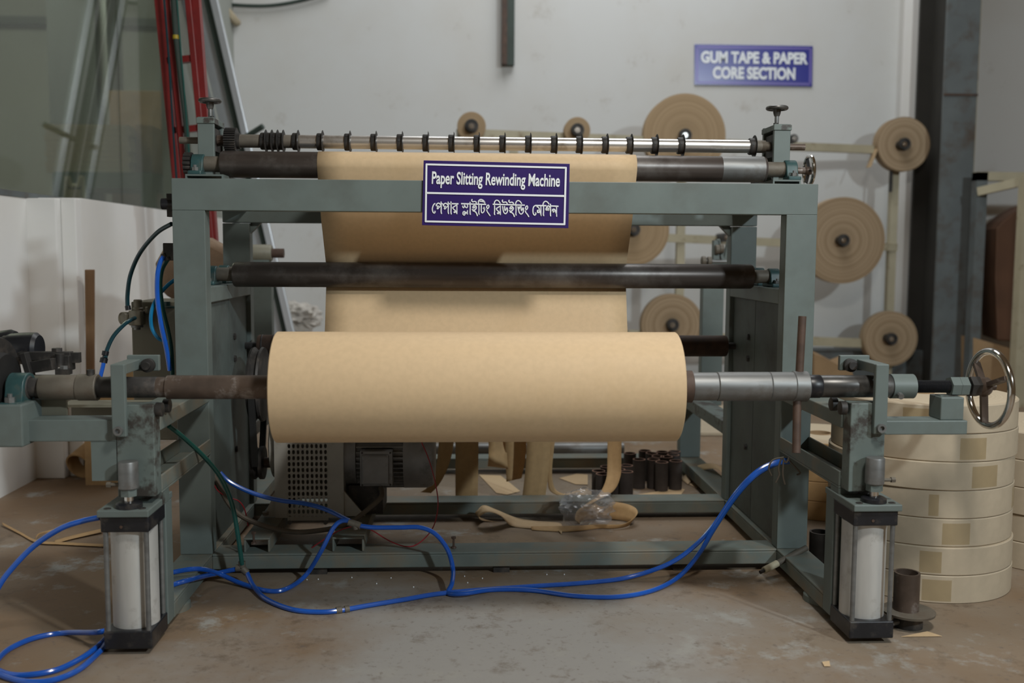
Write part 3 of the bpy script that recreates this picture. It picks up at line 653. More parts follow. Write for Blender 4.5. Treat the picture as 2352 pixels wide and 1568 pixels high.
dk = P_(MB().lathe((dc.x-.012, SHY, SHZ), (1, 0, 0), [(0, .098), (.004, .100), (.016, .100), (.020, .098), (.020, .062), (.030, .058)], 56), 'brake_disc', 'iron_dark')
MB().lathe((dc.x+.01, SHY, SHZ), (1, 0, 0), [(0, .07), (.012, .066), (.013, .02), (.04, .02)], 40).build('disc_hub', 'black_rubber', dk)
cal = P_(MB().lathe(PY(0, 800, -.26), (1, 0, 0), [(0, .026), (.015, .032), (.055, .034), (.075, .034), (.082, .028)], 32), 'brake_caliper', 'black_cap')
MB().lathe(PY(-8, 793, -.25), (1, 0, 0), [(0, .03), (.03, .034), (.04, .03)], 28).build('piston_cap', 'black_cap', cal)
A = PY(42, 812, -.30); Bq = PY(163, 812, -.30)
MB().box(A.x, Bq.x, -.305, -.285, A.z-.014, A.z+.004).build('caliper_arm', 'iron_dark', cal, smooth=False, bevel=.0015)
MB().bar(PY(75, 843, -.32), PY(125, 835, -.33), .020, .024).build('caliper_link', 'iron_dark', cal, smooth=False, bevel=.0015)
MB().bar(PY(55, 810, -.33), PY(72, 868, -.33), .022, .012, (1, 0, 0)).build('caliper_lever', 'iron_dark', cal, smooth=False, bevel=.0015)
MB().box(PY(146, 830, -.30).x, PY(165, 830, -.30).x, -.315, -.28, PY(150, 850, -.3).z, PY(150, 815, -.3).z).build('caliper_clevis', 'iron_dark', cal, smooth=False, bevel=.0015)
MB().box(PY(165, 820, -.29).x, PY(185, 820, -.29).x, -.30, -.285, PY(175, 832, -.29).z, PY(175, 809, -.29).z).build('caliper_tab', 'iron_dark', cal, smooth=False)
MB().cyl(PY(137, 842, -.315), PY(137, 812, -.315), .009, 16).build('caliper_pin', 'iron_dark', cal)
p = PY(131, 807, -.295); MB().hexnut(p, (0, 0, 1), .011, .007).build('bolt', 'iron_dark', cal)
p = PY(147, 848, -.345); MB().hexnut(p, (0, 0, 1), .008, .007).build('bolt', 'steel', cal)
MB().box(PY(131, 855, -.345).x, PY(160, 855, -.345).x, -.355, -.33, PY(147, 860, -.345).z, PY(147, 848, -.345).z+.001).build('caliper_foot', 'iron_dark', cal, smooth=False)
MB().box(PY(60, 862, -.33).x, PY(155, 862, -.33).x, -.345, -.315, bt-.01, PY(100, 862, -.33).z).build('caliper_stand', 'cabinet', cal, smooth=False)
# ---------------------------------------------------------------- rewind shaft through the paper roll
RXL = PY(613, 890, -.5).x; RXR = PY(1578, 890, -.5).x
rs = P_(MB().lathe((RX(362), SHY, SHZ), (1, 0, 0), [(0, .0205), (RX(384)-RX(362), .0205), (RX(385)-RX(362), .0240), (RXL-.004-RX(362), .0240)], 40), 'rewind_shaft', 'rust_shaft')
def seg(a, b, r, m, n, r2=None, par=rs, raw=False):
    xa = a if raw else RX(a); xb = b if raw else RX(b)
    return MB().lathe((xa, SHY, SHZ), (1, 0, 0), [(0, r*.96), (.0015, r), (xb-xa-.0015, r2 or r), (xb-xa, (r2 or r)*.96)], 40).build(n, m, par)
seg(225, 362, .0210, 'iron_dark', 'shaft_end'); seg(180, 226, .0265, 'grimy_sleeve', 'set_collar'); seg(95, 181, .0250, 'grimy_sleeve', 'coupling_sleeve'); seg(20, 96, .0185, 'iron_dark', 'drive_stub')
p = Vector((RX(211), SHY-.004, SHZ+.024)); MB().lathe(p, (0, 0, 1), [(0, .0075), (.012, .0075), (.012, .004), (.006, .004)], 14).build('cap_screw', 'iron_dark', rs)
seg(RXL-.004, RXL+.006, .035, 'rust', 'end_washer', raw=True)
seg(RXR-.006, RX(1587), .032, 'rust', 'end_washer') if False else MB().lathe((RXR-.004, SHY, SHZ), (1, 0, 0), [(0, .033), (RX(1588)-RXR+.004, .033)], 40).build('end_washer', 'rust', rs)
seg(1588, 1646, .0290, 'steel', 'expanding_sleeve'); seg(1646, 1766, .0300, 'steel', 'expanding_sleeve'); seg(1766, 1822, .0300, 'steel', 'expanding_sleeve')
seg(1820, 1853, .0318, 'steel', 'lever_ring')
seg(1852, 1883, .0240, 'black_cap', 'threaded_part'); seg(1883, 2052, .0232, 'shaft_dark', 'shaft_end')
MB().pipe((RX(2044), SHY, SHZ), (RX(2096), SHY, SHZ), .0255, .022, 32).build('thrust_sleeve', 'paint', rs)
MB().cyl((RX(2090), SHY, SHZ), (RX(2095), SHY, SHZ), .0225, 24).build('sleeve_end', 'paint', rs)
p = PY(2065, 905, SHY-.02); MB().cyl(p, p + Vector((0, -.012, -.004)), .006, 10).build('set_screw', 'steel', rs)
MB().cyl(PY(1829, 1040, SHY-.03), PY(1831, 915, SHY-.005), .0085, 16).build('tommy_bar', 'rust', rs)
MB().cyl(PY(1836, 860, SHY), PY(1843, 726, SHY+.01), .0082, 16).build('tommy_bar', 'rust', rs)
# ---------------------------------------------------------------- motor and gearbox guard on cross channels
for pa, pb in ((560, 620), (763, 836)):
    x0, x1 = PY(pa, 1262, .012).x, PY(pb, 1262, .012).x
    P_(MB().chan('y', .012, .50, x0, x1, .0565, .092, '-v', .005), 'motor_rail', 'paint_base', smooth=False, bevel=.0015)
gy = .20
gx0, gx1 = PY(632, 1150, gy).x, PY(790, 1150, gy).x
gz = .0925
hs = MB(); hs.box(gx0, gx0+.006, gy, gy+.2, gz, .46); hs.box(gx1-.006, gx1, gy, gy+.2, gz, .46); hs.box(gx0, gx1, gy+.2, gy+.206, gz, .46); hs.box(gx0, gx1, gy, gy+.2, .46, .466)
gd = P_(hs, 'gearbox_guard', 'guard_grey', smooth=False)
# perforated front plate with real slots
px0, px1 = PY(660, 1150, gy-.004).x, PY(754, 1150, gy-.004).x
zb, zt = PY(700, 1195, gy-.004).z, .45
nc, nr = 9, 23; cw = (px1-px0)/nc; chh = (zt-zb)/nr
pm = MB()
for i in range(nc):
    for j in range(nr):
        cx = px0+cw*(i+.5); cz = zb+chh*(j+.5); a, b = cw*.5, chh*.5; ra, rb = cw*.33, chh*.38
        out = [(-a,-b),(0,-b),(a,-b),(a,0),(a,b),(0,b),(-a,b),(-a,0)]; inn = [(-ra*.75,-rb*.75),(0,-rb),(ra*.75,-rb*.75),(ra,0),(ra*.75,rb*.75),(0,rb),(-ra*.75,rb*.75),(-ra,0)]
        vs = [(cx+u, gy-.004, cz+v) for u, v in out] + [(cx+u, gy-.004, cz+v) for u, v in inn] + [(cx+u, gy-.001, cz+v) for u, v in inn]
        fs = [(k, (k+1) % 8, 8+(k+1) % 8, 8+k) for k in range(8)] + [(8+k, 8+(k+1) % 8, 16+(k+1) % 8, 16+k) for k in range(8)]
        pm.add(vs, fs)
po = pm.build('perforated_plate', 'guard_grey', gd, smooth=False)
for a, b in ((gx0, px0), (px1, gx1)): MB().box(a, b, gy-.005, gy, gz, .46).build('front_strip', 'guard_grey', gd, smooth=False)
MB().box(px0, px1, gy-.005, gy, gz+.003, zb).build('front_strip', 'guard_grey', gd, smooth=False)
MB().prism([(gx1, gy+.0, gz+.07), (gx1+.055, gy+.0, gz+.002), (gx1, gy+.0, gz+.002)], (0, .008, 0)).build('gusset', 'guard_grey', gd, smooth=False)
MB().prism([(gx0, gy+.0, gz+.07), (gx0-.03, gy+.0, gz+.002), (gx0, gy+.0, gz+.002)], (0, .008, 0)).build('gusset', 'guard_grey', gd, smooth=False)
for px in (666, 748): MB().hexnut(PY(px, 1199, gy-.005), (0, -1, 0), .006, .004).build('bolt', 'steel', gd)
MB().hexnut(PY(610, 1182, gy-.02), (0, 0, 1), .009, .008).build('bolt', 'grimy_sleeve', gd)
MB().lathe((gx0-.004, gy+.1, .27), (-1, 0, 0), [(0, .09), (.012, .09), (.018, .07)], 36).build('gearbox_flange', 'guard_grey', gd)
MB().cyl((gx0-.02, gy+.1, PY(605, 1062, gy+.1).z), (gx0-.075, gy+.1, PY(605, 1062, gy+.1).z), .014, 20).build('output_shaft', 'rust_shaft', gd)
# electric motor
my, mz, mr = .30, .250, .098
mx0, mx1, mx2 = gx1, PY(926, 1080, my-.09).x, PY(1000, 1080, my).x
mo = P_(MB().lathe((mx0, my, mz), (1, 0, 0), [(0, mr*.98), (.03, mr*.98), (.031, mr*.88), (mx1-mx0, mr*.88)], 48), 'electric_motor', 'motor_grey')
fm = MB()
for i in range(44):
    t = 2*math.pi*i/44; e = Vector((0, math.cos(t), math.sin(t))); fm.bar(Vector((mx0+.032, my, mz)) + e*(mr*.93), Vector((mx1, my, mz)) + e*(mr*.93), .0028, .018, e)
fm.build('cooling_fins', 'motor_grey', mo, smooth=False)
MB().lathe((mx1, my, mz), (1, 0, 0), [(0, mr*1.03), (mx2-mx1-.02, mr*1.03), (mx2-mx1-.006, mr*.97), (mx2-mx1, mr*.85)], 48).build('fan_cover', 'motor_grey', mo)
ty0 = my-mr-.03
A = PY(826, 1037, ty0); Bq = PY(901, 1117, ty0)
MB().box(A.x, Bq.x, ty0+.004, my-.07, Bq.z, A.z).build('terminal_box', 'motor_grey', mo, smooth=False, bevel=.002)
MB().box(A.x+.005, Bq.x-.009, ty0-.006, ty0+.004, Bq.z+.005, A.z-.009).build('terminal_lid', 'motor_grey', mo, smooth=False, bevel=.006)
for u in (A.x+.006, Bq.x-.005):
    for v in (A.z-.004, Bq.z+.004): MB().cyl((u, ty0+.004, v), (u, ty0+.001, v), .0025, 8).build('lid_screw', 'iron_dark', mo)
MB().box(PY(842, 1000, ty0+.03).x, PY(893, 1000, ty0+.03).x, ty0+.03, my, mz+.05, mz+mr*.8).build('terminal_neck', 'motor_grey', mo, smooth=False)
MB().box(mx0+.01, mx0+.1, my-.07, my+.07, .0925, mz-.08).build('motor_foot', 'iron_dark', mo, smooth=False)
# belt drive in the shade at the left
bxp = gx0 - .062
dv = P_(MB().lathe((bxp-.016, gy+.12, .43), (1, 0, 0), [(0, .10), (.006, .102), (.012, .094), (.020, .094), (.026, .102), (.032, .10)], 44), 'belt_pulley', 'iron_dark')
zsm = PY(605, 1062, gy+.1).z
MB().lathe((bxp-.016, gy+.1, zsm), (1, 0, 0), [(0, .045), (.010, .045), (.016, .038), (.022, .045), (.032, .045)], 30).build('drive_pulley', 'iron_dark', dv)
MB().bar((bxp, gy+.1-.045, zsm), (bxp, gy+.12-.10, .43), .016, .012, (0, 1, 0)).build('belt', 'black_rubber', dv, smooth=False)
MB().bar((bxp, gy+.1+.045, zsm), (bxp, gy+.12+.10, .43), .016, .012, (0, 1, 0)).build('belt', 'black_rubber', dv, smooth=False)
MB().cyl((-.60, gy+.12, .43), (bxp+.06, gy+.12, .43), .014, 16).build('pulley_shaft', 'rust_shaft', dv)
# loose bolts standing on the rails
for px, py, Y in ((583, 1248, .03), (1042, 1258, .04)):
    p = PY(px, py, Y); z = .092 if px < 700 else .0565
    p = PZ(px, py, z); MB().cyl(p, p + Vector((0, 0, .026)), .0028, 8).hexnut(p + Vector((0, 0, .024)), (0, 0, 1), .006, .005).lathe(p, (0, 0, 1), [(0, .007), (.004, .006)], 8).build('loose_bolt', 'rust', MC)
P_(MB().chan('x', PY(146, 960, -.2).x, XL0-.004, -.22, -.15, PY(200, 1008, -.2).z, PY(200, 926, -.2).z, '-u', .006), 'drive_crossbeam', 'cabinet', smooth=False)
# control cabinet, regulator and valve on the left
cxa, cxb, cy, ctop = PY(302, 750, .20).x, XL0-.012, .20, PY(350, 693, .20).z
cab = P_(MB().box(cxa, cxb, cy, cy+.20, .30, ctop), 'control_cabinet', 'cabinet', smooth=False, bevel=.003)
rg = PY(315, 725, cy-.03)
rp = P_(MB().box(PY(301, 740, cy-.03).x, PY(330, 740, cy-.03).x, cy-.05, cy-.012, PY(315, 746, cy-.03).z, PY(315, 712, cy-.03).z), 'pressure_regulator', 'regulator', smooth=False, bevel=.003)
MB().lathe(PY(317, 713, cy-.03), (0, 0, 1), [(0, .013), (.006, .013), (.008, .0105), (.026, .0105), (.028, .009)], 20).build('regulator_knob', 'regulator', rp)
MB().lathe(PY(315, 746, cy-.03), (0, 0, -1), [(0, .015), (.006, .015), (.007, .008), (.012, .008)], 20).build('drain_cup', 'steel', rp)
gp = PY(287, 731, cy-.035)
MB().lathe(gp, (-.55, -.8, 0), [(-.018, .015), (.004, .0165), (.008, .0165), (.008, .0145), (.006, .0145)], 28).build('pressure_gauge', 'regulator', rp)
MB().cyl(PY(335, 712, cy-.03), PY(340, 712, cy-.03), .009, 12).build('bracket_nut', 'regulator', rp)
MB().box(PY(325, 716, cy-.03).x, PY(340, 716, cy-.03).x, cy-.03, cy, PY(330, 719, cy).z, PY(330, 714, cy).z).build('regulator_bracket', 'iron_dark', rp, smooth=False)
MB().cyl(PY(293, 702, cy-.03), PY(295, 712, cy-.03), .007, 12).build('hose_fitting', 'black_cap', rp)
vv = P_(MB().box(PY(378, 575, .06).x, XL0+.002, .045, .08, PY(385, 598, .06).z, PY(385, 558, .06).z), 'air_valve', 'iron_dark', smooth=False, bevel=.002)
MB().cyl(PY(379, 590, .05), PY(376, 582, .05), .008, 12).build('elbow', 'iron_dark', vv)
MB().cyl(PY(388, 597, .05), PY(386, 590, .05), .008, 12).build('elbow', 'iron_dark', vv)
bt_ = P_(MB().cyl((XL0+.001, .03, PY(385, 468, .03).z), (PY(372, 468, .03).x, .03, PY(385, 468, .03).z), .0135, 20), 'push_button', 'black_cap')
MB().box(PY(385, 450, .03).x, XL0+.001, .02, .045, PY(385, 498, .03).z, PY(385, 445, .03).z).build('button_plate', 'iron_dark', bt_, smooth=False)
MB().lathe(PY(384, 707, .2), (0, 0, 1), [(0, .02), (.004, .02), (.006, .008), (.016, .008)], 16).build('oil_cap', 'teal_iron', cab)
# ------------------------------------------------------------------ paper roll and web
RR = .1117
pr_ = thing('paper_roll', ((RXL+RXR)/2, SHY, SHZ-RR), 'big roll of plain brown kraft paper on the front shaft of the machine', 'paper roll')
MB().lathe((RXL, SHY, SHZ), (1, 0, 0), [(0, .036), (0, RR-.0015), (.0015, RR), (RXR-RXL-.0015, RR), (RXR-RXL, RR-.0015), (RXR-RXL, .036), (0, .036)], 128, cap=False).build('wound_paper', 'kraft', pr_)
wx0, wx1 = PY(728.5, 385, .09).x, PY(1463, 390, .09).x
path = [(.42, 1.000), (.3, 1.03)]
for i in range(11):
    t = math.radians(70 + 12.5*i); path.append((ty + (tr+.0009)*math.cos(t), tz + (tr+.0009)*math.sin(t)))
mrr = .0325 + .0009
path += [(.15, .87)]
for i in range(9):
    t = math.radians(8 - 9*i); path.append((.214 + mrr*math.cos(t), mzr + mrr*math.sin(t)))
path += [(.205, .62), (.17, .52), (.10, .462), (-.05, .43), (-.2, .412), (-.33, .4075)]
P3 = path
wb = MB(); nx = 12
top = []; 
for (y, z) in P3: top.append((y, z))
k = 0; vs = []; fs = []
for i, (y, z) in enumerate(top):
    for j in range(nx+1): vs.append((wx0+(wx1-wx0)*j/nx, y, z))
for i in range(len(top)-1):
    for j in range(nx): a = i*(nx+1)+j; fs.append((a, a+1, a+nx+2, a+nx+1))
wb.add(vs, fs); wo = wb.build('paper_web', 'kraft', pr_, angle=60)
sd = wo.modifiers.new('thickness', 'SOLIDIFY'); sd.thickness = .0004

# ------------------------------------------------------------------ lettering helpers
def lettering(txt, name, m, parent, P00, P10, P01, nrm, bold=0., caps=None):
    # baseline-left P00, baseline-right P10, cap-height-left P01
    cu = bpy.data.curves.new(name, 'FONT'); cu.body = txt; cu.size = 1; cu.offset = bold; cu.resolution_u = 4
    o = bpy.data.objects.new(name, cu); COL.objects.link(o); bpy.context.view_layer.update()
    me = bpy.data.meshes.new_from_object(o.evaluated_get(bpy.context.evaluated_depsgraph_get())); bpy.data.objects.remove(o)
    xs = [v.co.x for v in me.vertices]; x0, x1 = min(xs), max(xs)
    cap = caps or .7
    ux = (Vector(P10)-Vector(P00))/(x1-x0); uy = (Vector(P01)-Vector(P00))/cap
    mb = MB(); mb.add([Vector(P00) + ux*(v.co.x-x0) + uy*v.co.y + Vector(nrm) for v in me.vertices], [tuple(p.vertices) for p in me.polygons])
    bpy.data.meshes.remove(me)
    return mb.build(name, m, parent, smooth=False)
def stroke(mb, pts, w, Y, sub=5, dot=False):
    # flat ribbon along picture points lying in the plane Y
    if dot:
        c = Vector((pts[0][0], pts[0][1], 0)); n = 20; k = len(mb.v)
        mb.v += [tuple(PY(c.x + w*math.cos(2*math.pi*i/n), c.y + w*math.sin(2*math.pi*i/n), Y)) for i in range(n)]; mb.f.append(tuple(k+i for i in reversed(range(n)))); return
    P = [Vector((p[0], p[1], 0)) for p in pts]; P = spline(P, sub) if len(P) > 2 else P
    k = len(mb.v); n = len(P)
    for i, p in enumerate(P):
        t = (P[min(i+1, n-1)] - P[max(i-1, 0)]).normalized(); q = Vector((-t.y, t.x, 0))
        f = w/2*(.55 if i in (0, n-1) and n > 3 else 1)
        mb.v += [tuple(PY(*(p+q*f).xy, Y)), tuple(PY(*(p-q*f).xy, Y))]
    for i in range(n-1): mb.f.append((k+2*i, k+2*i+1, k+2*i+3, k+2*i+2))
YS = -.0085
sg = thing('machine_sign', PY(1138, 522, -.006), 'purple blue sign with white English and Bengali lettering on the front beam', 'sign')
MB().prism([PY(973, 368, YS+.002), PY(1308.7, 376, YS+.002), PY(1305.6, 524, YS+.002), PY(969.2, 517, YS+.002)], (0, .004, 0)).build('board', 'sign_blue', sg, smooth=False, bevel=.0006)
bm_ = MB()
def L6(x, y): return (960 + x/6.533, 360 + y/6.533)
Q = [L6(128, 113), L6(2220, 164), L6(2198, 1012), L6(116, 968)]
for i in range(4): stroke(bm_, [Q[i], Q[(i+1) % 4]], 4.2, YS)
for x, y in Q: stroke(bm_, [(x, y)], 2.2, YS-.0001, dot=True)
stroke(bm_, [L6(128, 541), L6(2200, 588)], 4.4, YS)
bm_.build('border', 'sign_white', sg, smooth=False)
lettering('Paper Slitting Rewinding Machine', 'english_lettering', 'sign_white', sg, PY(991.5, 421.3, YS), PY(1285.5, 427.9, YS), PY(992.6, 393.6, YS), (0, 0, 0), bold=.022)
bn = MB()
def A_(p): return (985 + p[0]/15.68, 450 + p[1]/15.68)
def B_(p): return (1125 + p[0]/14.2545, 450 + p[1]/14.2545)
SA = [([(235,262),(175,310),(132,420),(130,520),(165,600),(208,608),(226,560),(204,540)], 40), ([(275,372),(268,320),(318,265),(372,262),(432,322)], 42), ([(285,362),(352,362),(322,392),(300,432),(322,462),(432,338)], 34),
  ([(440,195),(446,400),(442,560),(460,645)], 40), ([(450,268),(512,292)], 42), ([(530,374),(523,322),(573,270),(627,268),(687,327)], 42), ([(540,367),(607,367),(577,397),(556,434),(580,468),(687,345)], 34),
  ([(694,198),(702,400),(696,560),(715,648)], 40), ([(704,275),(792,282)], 44), ([(795,190),(801,400),(796,570),(810,662)], 40), ([(800,276),(1068,282)], 48), ([(1010,290),(1010,480),(1012,655)], 36),
  ([(1000,322),(905,385),(862,420),(900,482),(960,532),(1006,632)], 40), ([(1160,276),(1460,284)], 50), ([(1440,286),(2065,304)], 46), ([(1213,345),(1224,400),(1250,424),(1277,385),(1285,325),(1320,398),(1368,422),(1397,370),(1386,310)], 36),
  ([(1258,640),(1292,602),(1300,662),(1268,690),(1226,650),(1234,580),(1280,553),(1322,590),(1352,645)], 34), ([(1392,505),(1390,600),(1396,668)], 32), ([(1330,612),(1390,562)], 32), ([(1484,205),(1490,400),(1485,590),(1499,678)], 40),
  ([(1564,112),(1543,160),(1580,207),(1650,194),(1702,218),(1704,270)], 40), ([(1668,335),(1602,365),(1588,425),(1640,422),(1657,382)], 44), ([(1650,335),(1704,382),(1702,442),(1652,502),(1592,502),(1553,472)], 42), ([(1570,525),(1668,562),(1722,632),(1752,722)], 44),
  ([(1801,310),(1806,500),(1800,600),(1816,674)], 38), ([(1788,280),(1788,190),(1850,130),(1930,142),(2002,210),(2016,290)], 42), ([(1828,192),(1892,192),(1992,217),(2012,275)], 42), ([(1891,320),(1885,480),(1895,580),(1932,606),(1988,548),(2010,450),(1986,402),(1962,450),(1988,462)], 38),
  ([(2125,322),(2082,385),(2095,440),(2128,448),(2165,385),(2150,330),(2120,322)], 40), ([(2086,480),(2098,552),(2152,632),(2214,722)], 38)]
SB = [([(95,270),(1148,300)], 42), ([(146,275),(160,190),(220,136),(290,165),(347,247)], 36), ([(157,300),(158,500),(150,570),(168,624)], 36), ([(335,330),(262,380),(215,415),(250,476),(306,522),(350,622)], 36), ([(345,305),(346,450),(350,626)], 32),
  ([(427,120),(408,165),(440,207),(510,196),(556,216),(570,275)], 38), ([(418,325),(435,450),(462,540),(515,580),(572,520),(580,430),(556,380),(530,440),(504,478),(488,420),(485,325)], 36),
  ([(643,126),(623,170),(655,212),(720,202),(766,226),(774,280)], 38), ([(720,332),(672,368),(664,418),(710,416),(726,378)], 42), ([(720,335),(764,380),(766,430),(716,490),(660,490),(633,462)], 38), ([(650,522),(735,552),(782,612),(810,688)], 40),
  ([(842,285),(860,200),(920,150),(992,180),(1047,257)], 36), ([(857,310),(858,500),(852,580),(867,640)], 36), ([(918,335),(940,450),(970,550),(1030,592),(1092,530),(1106,440),(1086,388),(1060,450),(1040,482),(1026,430),(1026,325)], 36), ([(965,432),(962,385),(990,352),(1012,402)], 40),
  ([(1205,320),(1168,380),(1178,432),(1208,440),(1240,380),(1228,328),(1200,320)], 36), ([(1168,470),(1176,532),(1232,602),(1283,688)], 36), ([(1502,305),(1440,350),(1414,440),(1420,560),(1460,625),(1500,602),(1506,556),(1480,562)], 38), ([(1490,310),(1856,318)], 44),
  ([(1530,350),(1572,362),(1612,402),(1632,482),(1682,652)], 34), ([(1602,460),(1560,482),(1572,540),(1612,525),(1642,480)], 42), ([(1672,325),(1675,560),(1681,660)], 34), ([(1738,300),(1760,220),(1820,172),(1892,202),(1947,278)], 36), ([(1760,325),(1762,500),(1755,590),(1770,658)], 36),
  ([(1846,472),(1840,420),(1880,350),(1916,320),(1956,350),(1986,422)], 40), ([(1858,478),(1890,398),(1922,470),(1926,430),(1888,382)], 50), ([(1985,250),(1991,450),(1985,590),(1996,666)], 36), ([(1990,325),(2250,336)], 44), ([(2062,530),(2055,452),(2100,432),(2142,472),(2187,590)], 42), ([(2186,340),(2186,560),(2191,680)], 32)]
for pts, w in SA: stroke(bn, [A_(p) for p in pts], w/15.68, YS)
for pts, w in SB: stroke(bn, [B_(p) for p in pts], w/14.2545, YS)
stroke(bn, [A_((925, 580))], 36/15.68, YS, dot=True); stroke(bn, [B_((268, 562))], 34/14.25, YS, dot=True); stroke(bn, [B_((2080, 505))], 38/14.25, YS, dot=True); stroke(bn, [A_((1985, 430))], 36/15.68, YS, dot=True)
bn.build('bengali_lettering', 'sign_white', sg, smooth=False)
# wall sign
YW = 3.59
wsg = thing('wall_sign', PY(1730, 197, YW), 'blue wall sign with white capital lettering high on the back wall', 'sign')
MB().prism([PY(1595.6, 101.7, YW), PY(1867, 105.8, YW), PY(1865.6, 198.6, YW), PY(1595, 194, YW)], (0, .008, 0)).build('board', 'sign_wall_blue', wsg, smooth=False)
bo = MB(); Q = [(1601.5, 107.5), (1862, 111.3), (1860.6, 193.2), (1601, 188.8)]
for i in range(4): stroke(bo, [Q[i], Q[(i+1) % 4]], 5.5, YW-.001)
bo.build('border', 'sign_border', wsg, smooth=False)
lettering('GUM TAPE & PAPER', 'upper_lettering', 'sign_white', wsg, PY(1610, 142.6, YW-.002), PY(1855.5, 146.3, YW-.002), PY(1610.3, 118, YW-.002), (0, 0, 0), bold=.044)
lettering('CORE SECTION', 'lower_lettering', 'sign_white', wsg, PY(1637, 178.8, YW-.002), PY(1826.5, 181.6, YW-.002), PY(1637.3, 153.6, YW-.002), (0, 0, 0), bold=.044)

# ------------------------------------------------------------------ hoses, cables and wires
def hose(pts, r, m, name, label, cat='hose', group=None, sub=7, n=10):
    return tag(MB().tube(pts, r, n, sub).build(name, m), label, cat, group)
HR = .0056
Yh = -.06
hose([PY(228, 1188, -.43), PY(190, 1196, -.43), PY(140, 1213, -.43), PY(80, 1252, -.43), PY(30, 1302, -.44), PY(-5, 1350, -.45), PY(-50, 1440, -.46), PZ(-90, 1490, HR)], HR, 'blue_hose', 'air_hose', 'blue air hose arching out of the top cap of the cylinder by the wall side')
hose([PY(240, 1449, -.43), PZ(215, 1452, .03), PZ(150, 1453, HR), PZ(85, 1463, HR), PZ(30, 1485, HR), PZ(0, 1508, HR), PZ(-12, 1532, HR), PZ(20, 1548, HR), PZ(70, 1549, HR), PZ(130, 1538, HR), PZ(185, 1512, HR), PZ(222, 1486, HR), PZ(246, 1462, HR), PZ(275, 1432, HR), PZ(320, 1395, .02), PZ(365, 1356, .062), PZ(402, 1341, .064), PZ(440, 1330, .064), PZ(490, 1318, .03), PY(545, 1306, -.055)], HR, 'blue_hose', 'air_hose', 'blue air hose looping on the floor from the cylinder base cap')
hose([PZ(-90, 1500, HR), PZ(-30, 1530, HR*2), PZ(10, 1553, HR), PZ(60, 1565, HR), PZ(120, 1562, HR), PZ(180, 1538, HR), PZ(228, 1497, HR), PZ(246, 1474, HR), PZ(272, 1440, HR), PZ(310, 1390, .02), PZ(362, 1325, .064), PZ(402, 1313, .066), PZ(455, 1306, .066), PZ(500, 1316, .03), PZ(550, 1338, HR+.004), PZ(610, 1356, HR), PZ(655, 1353, HR), PZ(700, 1323, .012), PY(735, 1270, -.05), PY(765, 1213, -.045), PY(785, 1196, -.04), PY(806, 1197, -.04)], HR, 'blue_hose', 'air_hose', 'blue air hose rising from the floor to the tee in front of the motor')
hose([PY(566, 1312, -.055), PZ(582, 1345, HR+.004), PZ(612, 1376, HR), PZ(670, 1399, HR), PZ(730, 1405, HR), PZ(778, 1402, HR), PZ(840, 1391, HR), PZ(930, 1376, HR), PZ(1000, 1364, HR), PZ(1080, 1356, HR), PZ(1220, 1346, HR), PZ(1340, 1338, HR), PZ(1440, 1326, HR+.003), PY(1530, 1297, -.06), PY(1590, 1258, -.055), PY(1640, 1205, -.05), PY(1690, 1132, -.05), PY(1735, 1085, -.05), PY(1775, 1063, -.045), PY(1810, 1056, -.04)], HR, 'blue_hose', 'air_hose', 'longest blue air hose, with a joiner, crossing the floor before the rail')
hose([PY(824, 1207, -.04), PY(860, 1211, -.045), PY(920, 1211, -.05), PY(965, 1211, -.05), PY(1000, 1226, -.055), PY(1028, 1262, -.06), PY(1040, 1305, -.065), PZ(1038, 1340, .02), PZ(1030, 1362, HR), PZ(1070, 1362, HR*2.2), PZ(1130, 1354, HR), PZ(1220, 1355, HR), PZ(1320, 1368, HR), PZ(1420, 1370, HR), PZ(1500, 1355, HR), PY(1560, 1323, -.075), PY(1605, 1272, -.065), PY(1640, 1214, -.06), PY(1690, 1140, -.06), PY(1735, 1092, -.055), PY(1780, 1066, -.05), PY(1812, 1060, -.04)], HR, 'blue_hose', 'air_hose', 'blue air hose curving over the front rail and dropping to the floor')
hose([PY(505, 1085, .02), PY(530, 1108, .02), PY(580, 1132, .02), PY(640, 1148, .02), PY(700, 1156, .01), PY(750, 1170, -.01), PY(803, 1196, -.04)], HR, 'blue_hose', 'air_hose', 'blue air hose hanging across the perforated motor guard')
hose([PY(388, 978, -.20), PY(420, 1003, -.17), PY(470, 1050, -.12), PY(508, 1098, -.09), PY(532, 1155, -.08), PY(545, 1220, -.07), PY(556, 1296, -.06)], HR*.95, 'green_hose', 'green_hose', 'dark green hose running down to the tee at the front rail')
hose([PY(478, 1060, .05), PY(510, 1130, .05), PY(545, 1178, .05), PY(600, 1205, .06), PY(670, 1221, .08), PY(740, 1217, .09), PY(800, 1202, .11), PY(850, 1165, .14), PY(876, 1140, .16), PY(874, 1120, .18)], .0065, 'grey_cable', 'motor_cable', 'dusty grey cable sagging to the motor terminal box', 'cable')
hose([PY(487, 1100, .04), PY(500, 1126, .04), PY(525, 1142, .05), PY(548, 1150, .06), PY(562, 1170, .07), PY(570, 1208, .08)], .0016, 'red_wire', 'red_wire', 'short thin red wire beside the front post', 'wire', sub=5, n=6)
hose([PY(968, 1015, .10), PY(985, 1055, .10), PY(1000, 1110, .09), PY(1006, 1160, .08), PY(995, 1210, .06), PY(965, 1245, .05), PY(935, 1255, .04), PY(895, 1242, .03), PY(855, 1218, .02), PY(825, 1207, .0), PY(775, 1220, .02), PY(710, 1262, .05)], .0016, 'red_wire', 'red_wire', 'long thin red wire looping below the motor', 'wire', sub=5, n=6)
hose([PY(394, 514, .03), PY(360, 535, .08), PY(322, 580, .14), PY(300, 630, .17), PY(293, 675, .17), PY(293, 706, .17)], HR*.95, 'teal_hose', 'teal_hose', 'dark teal hose arching from the post to the pressure regulator')
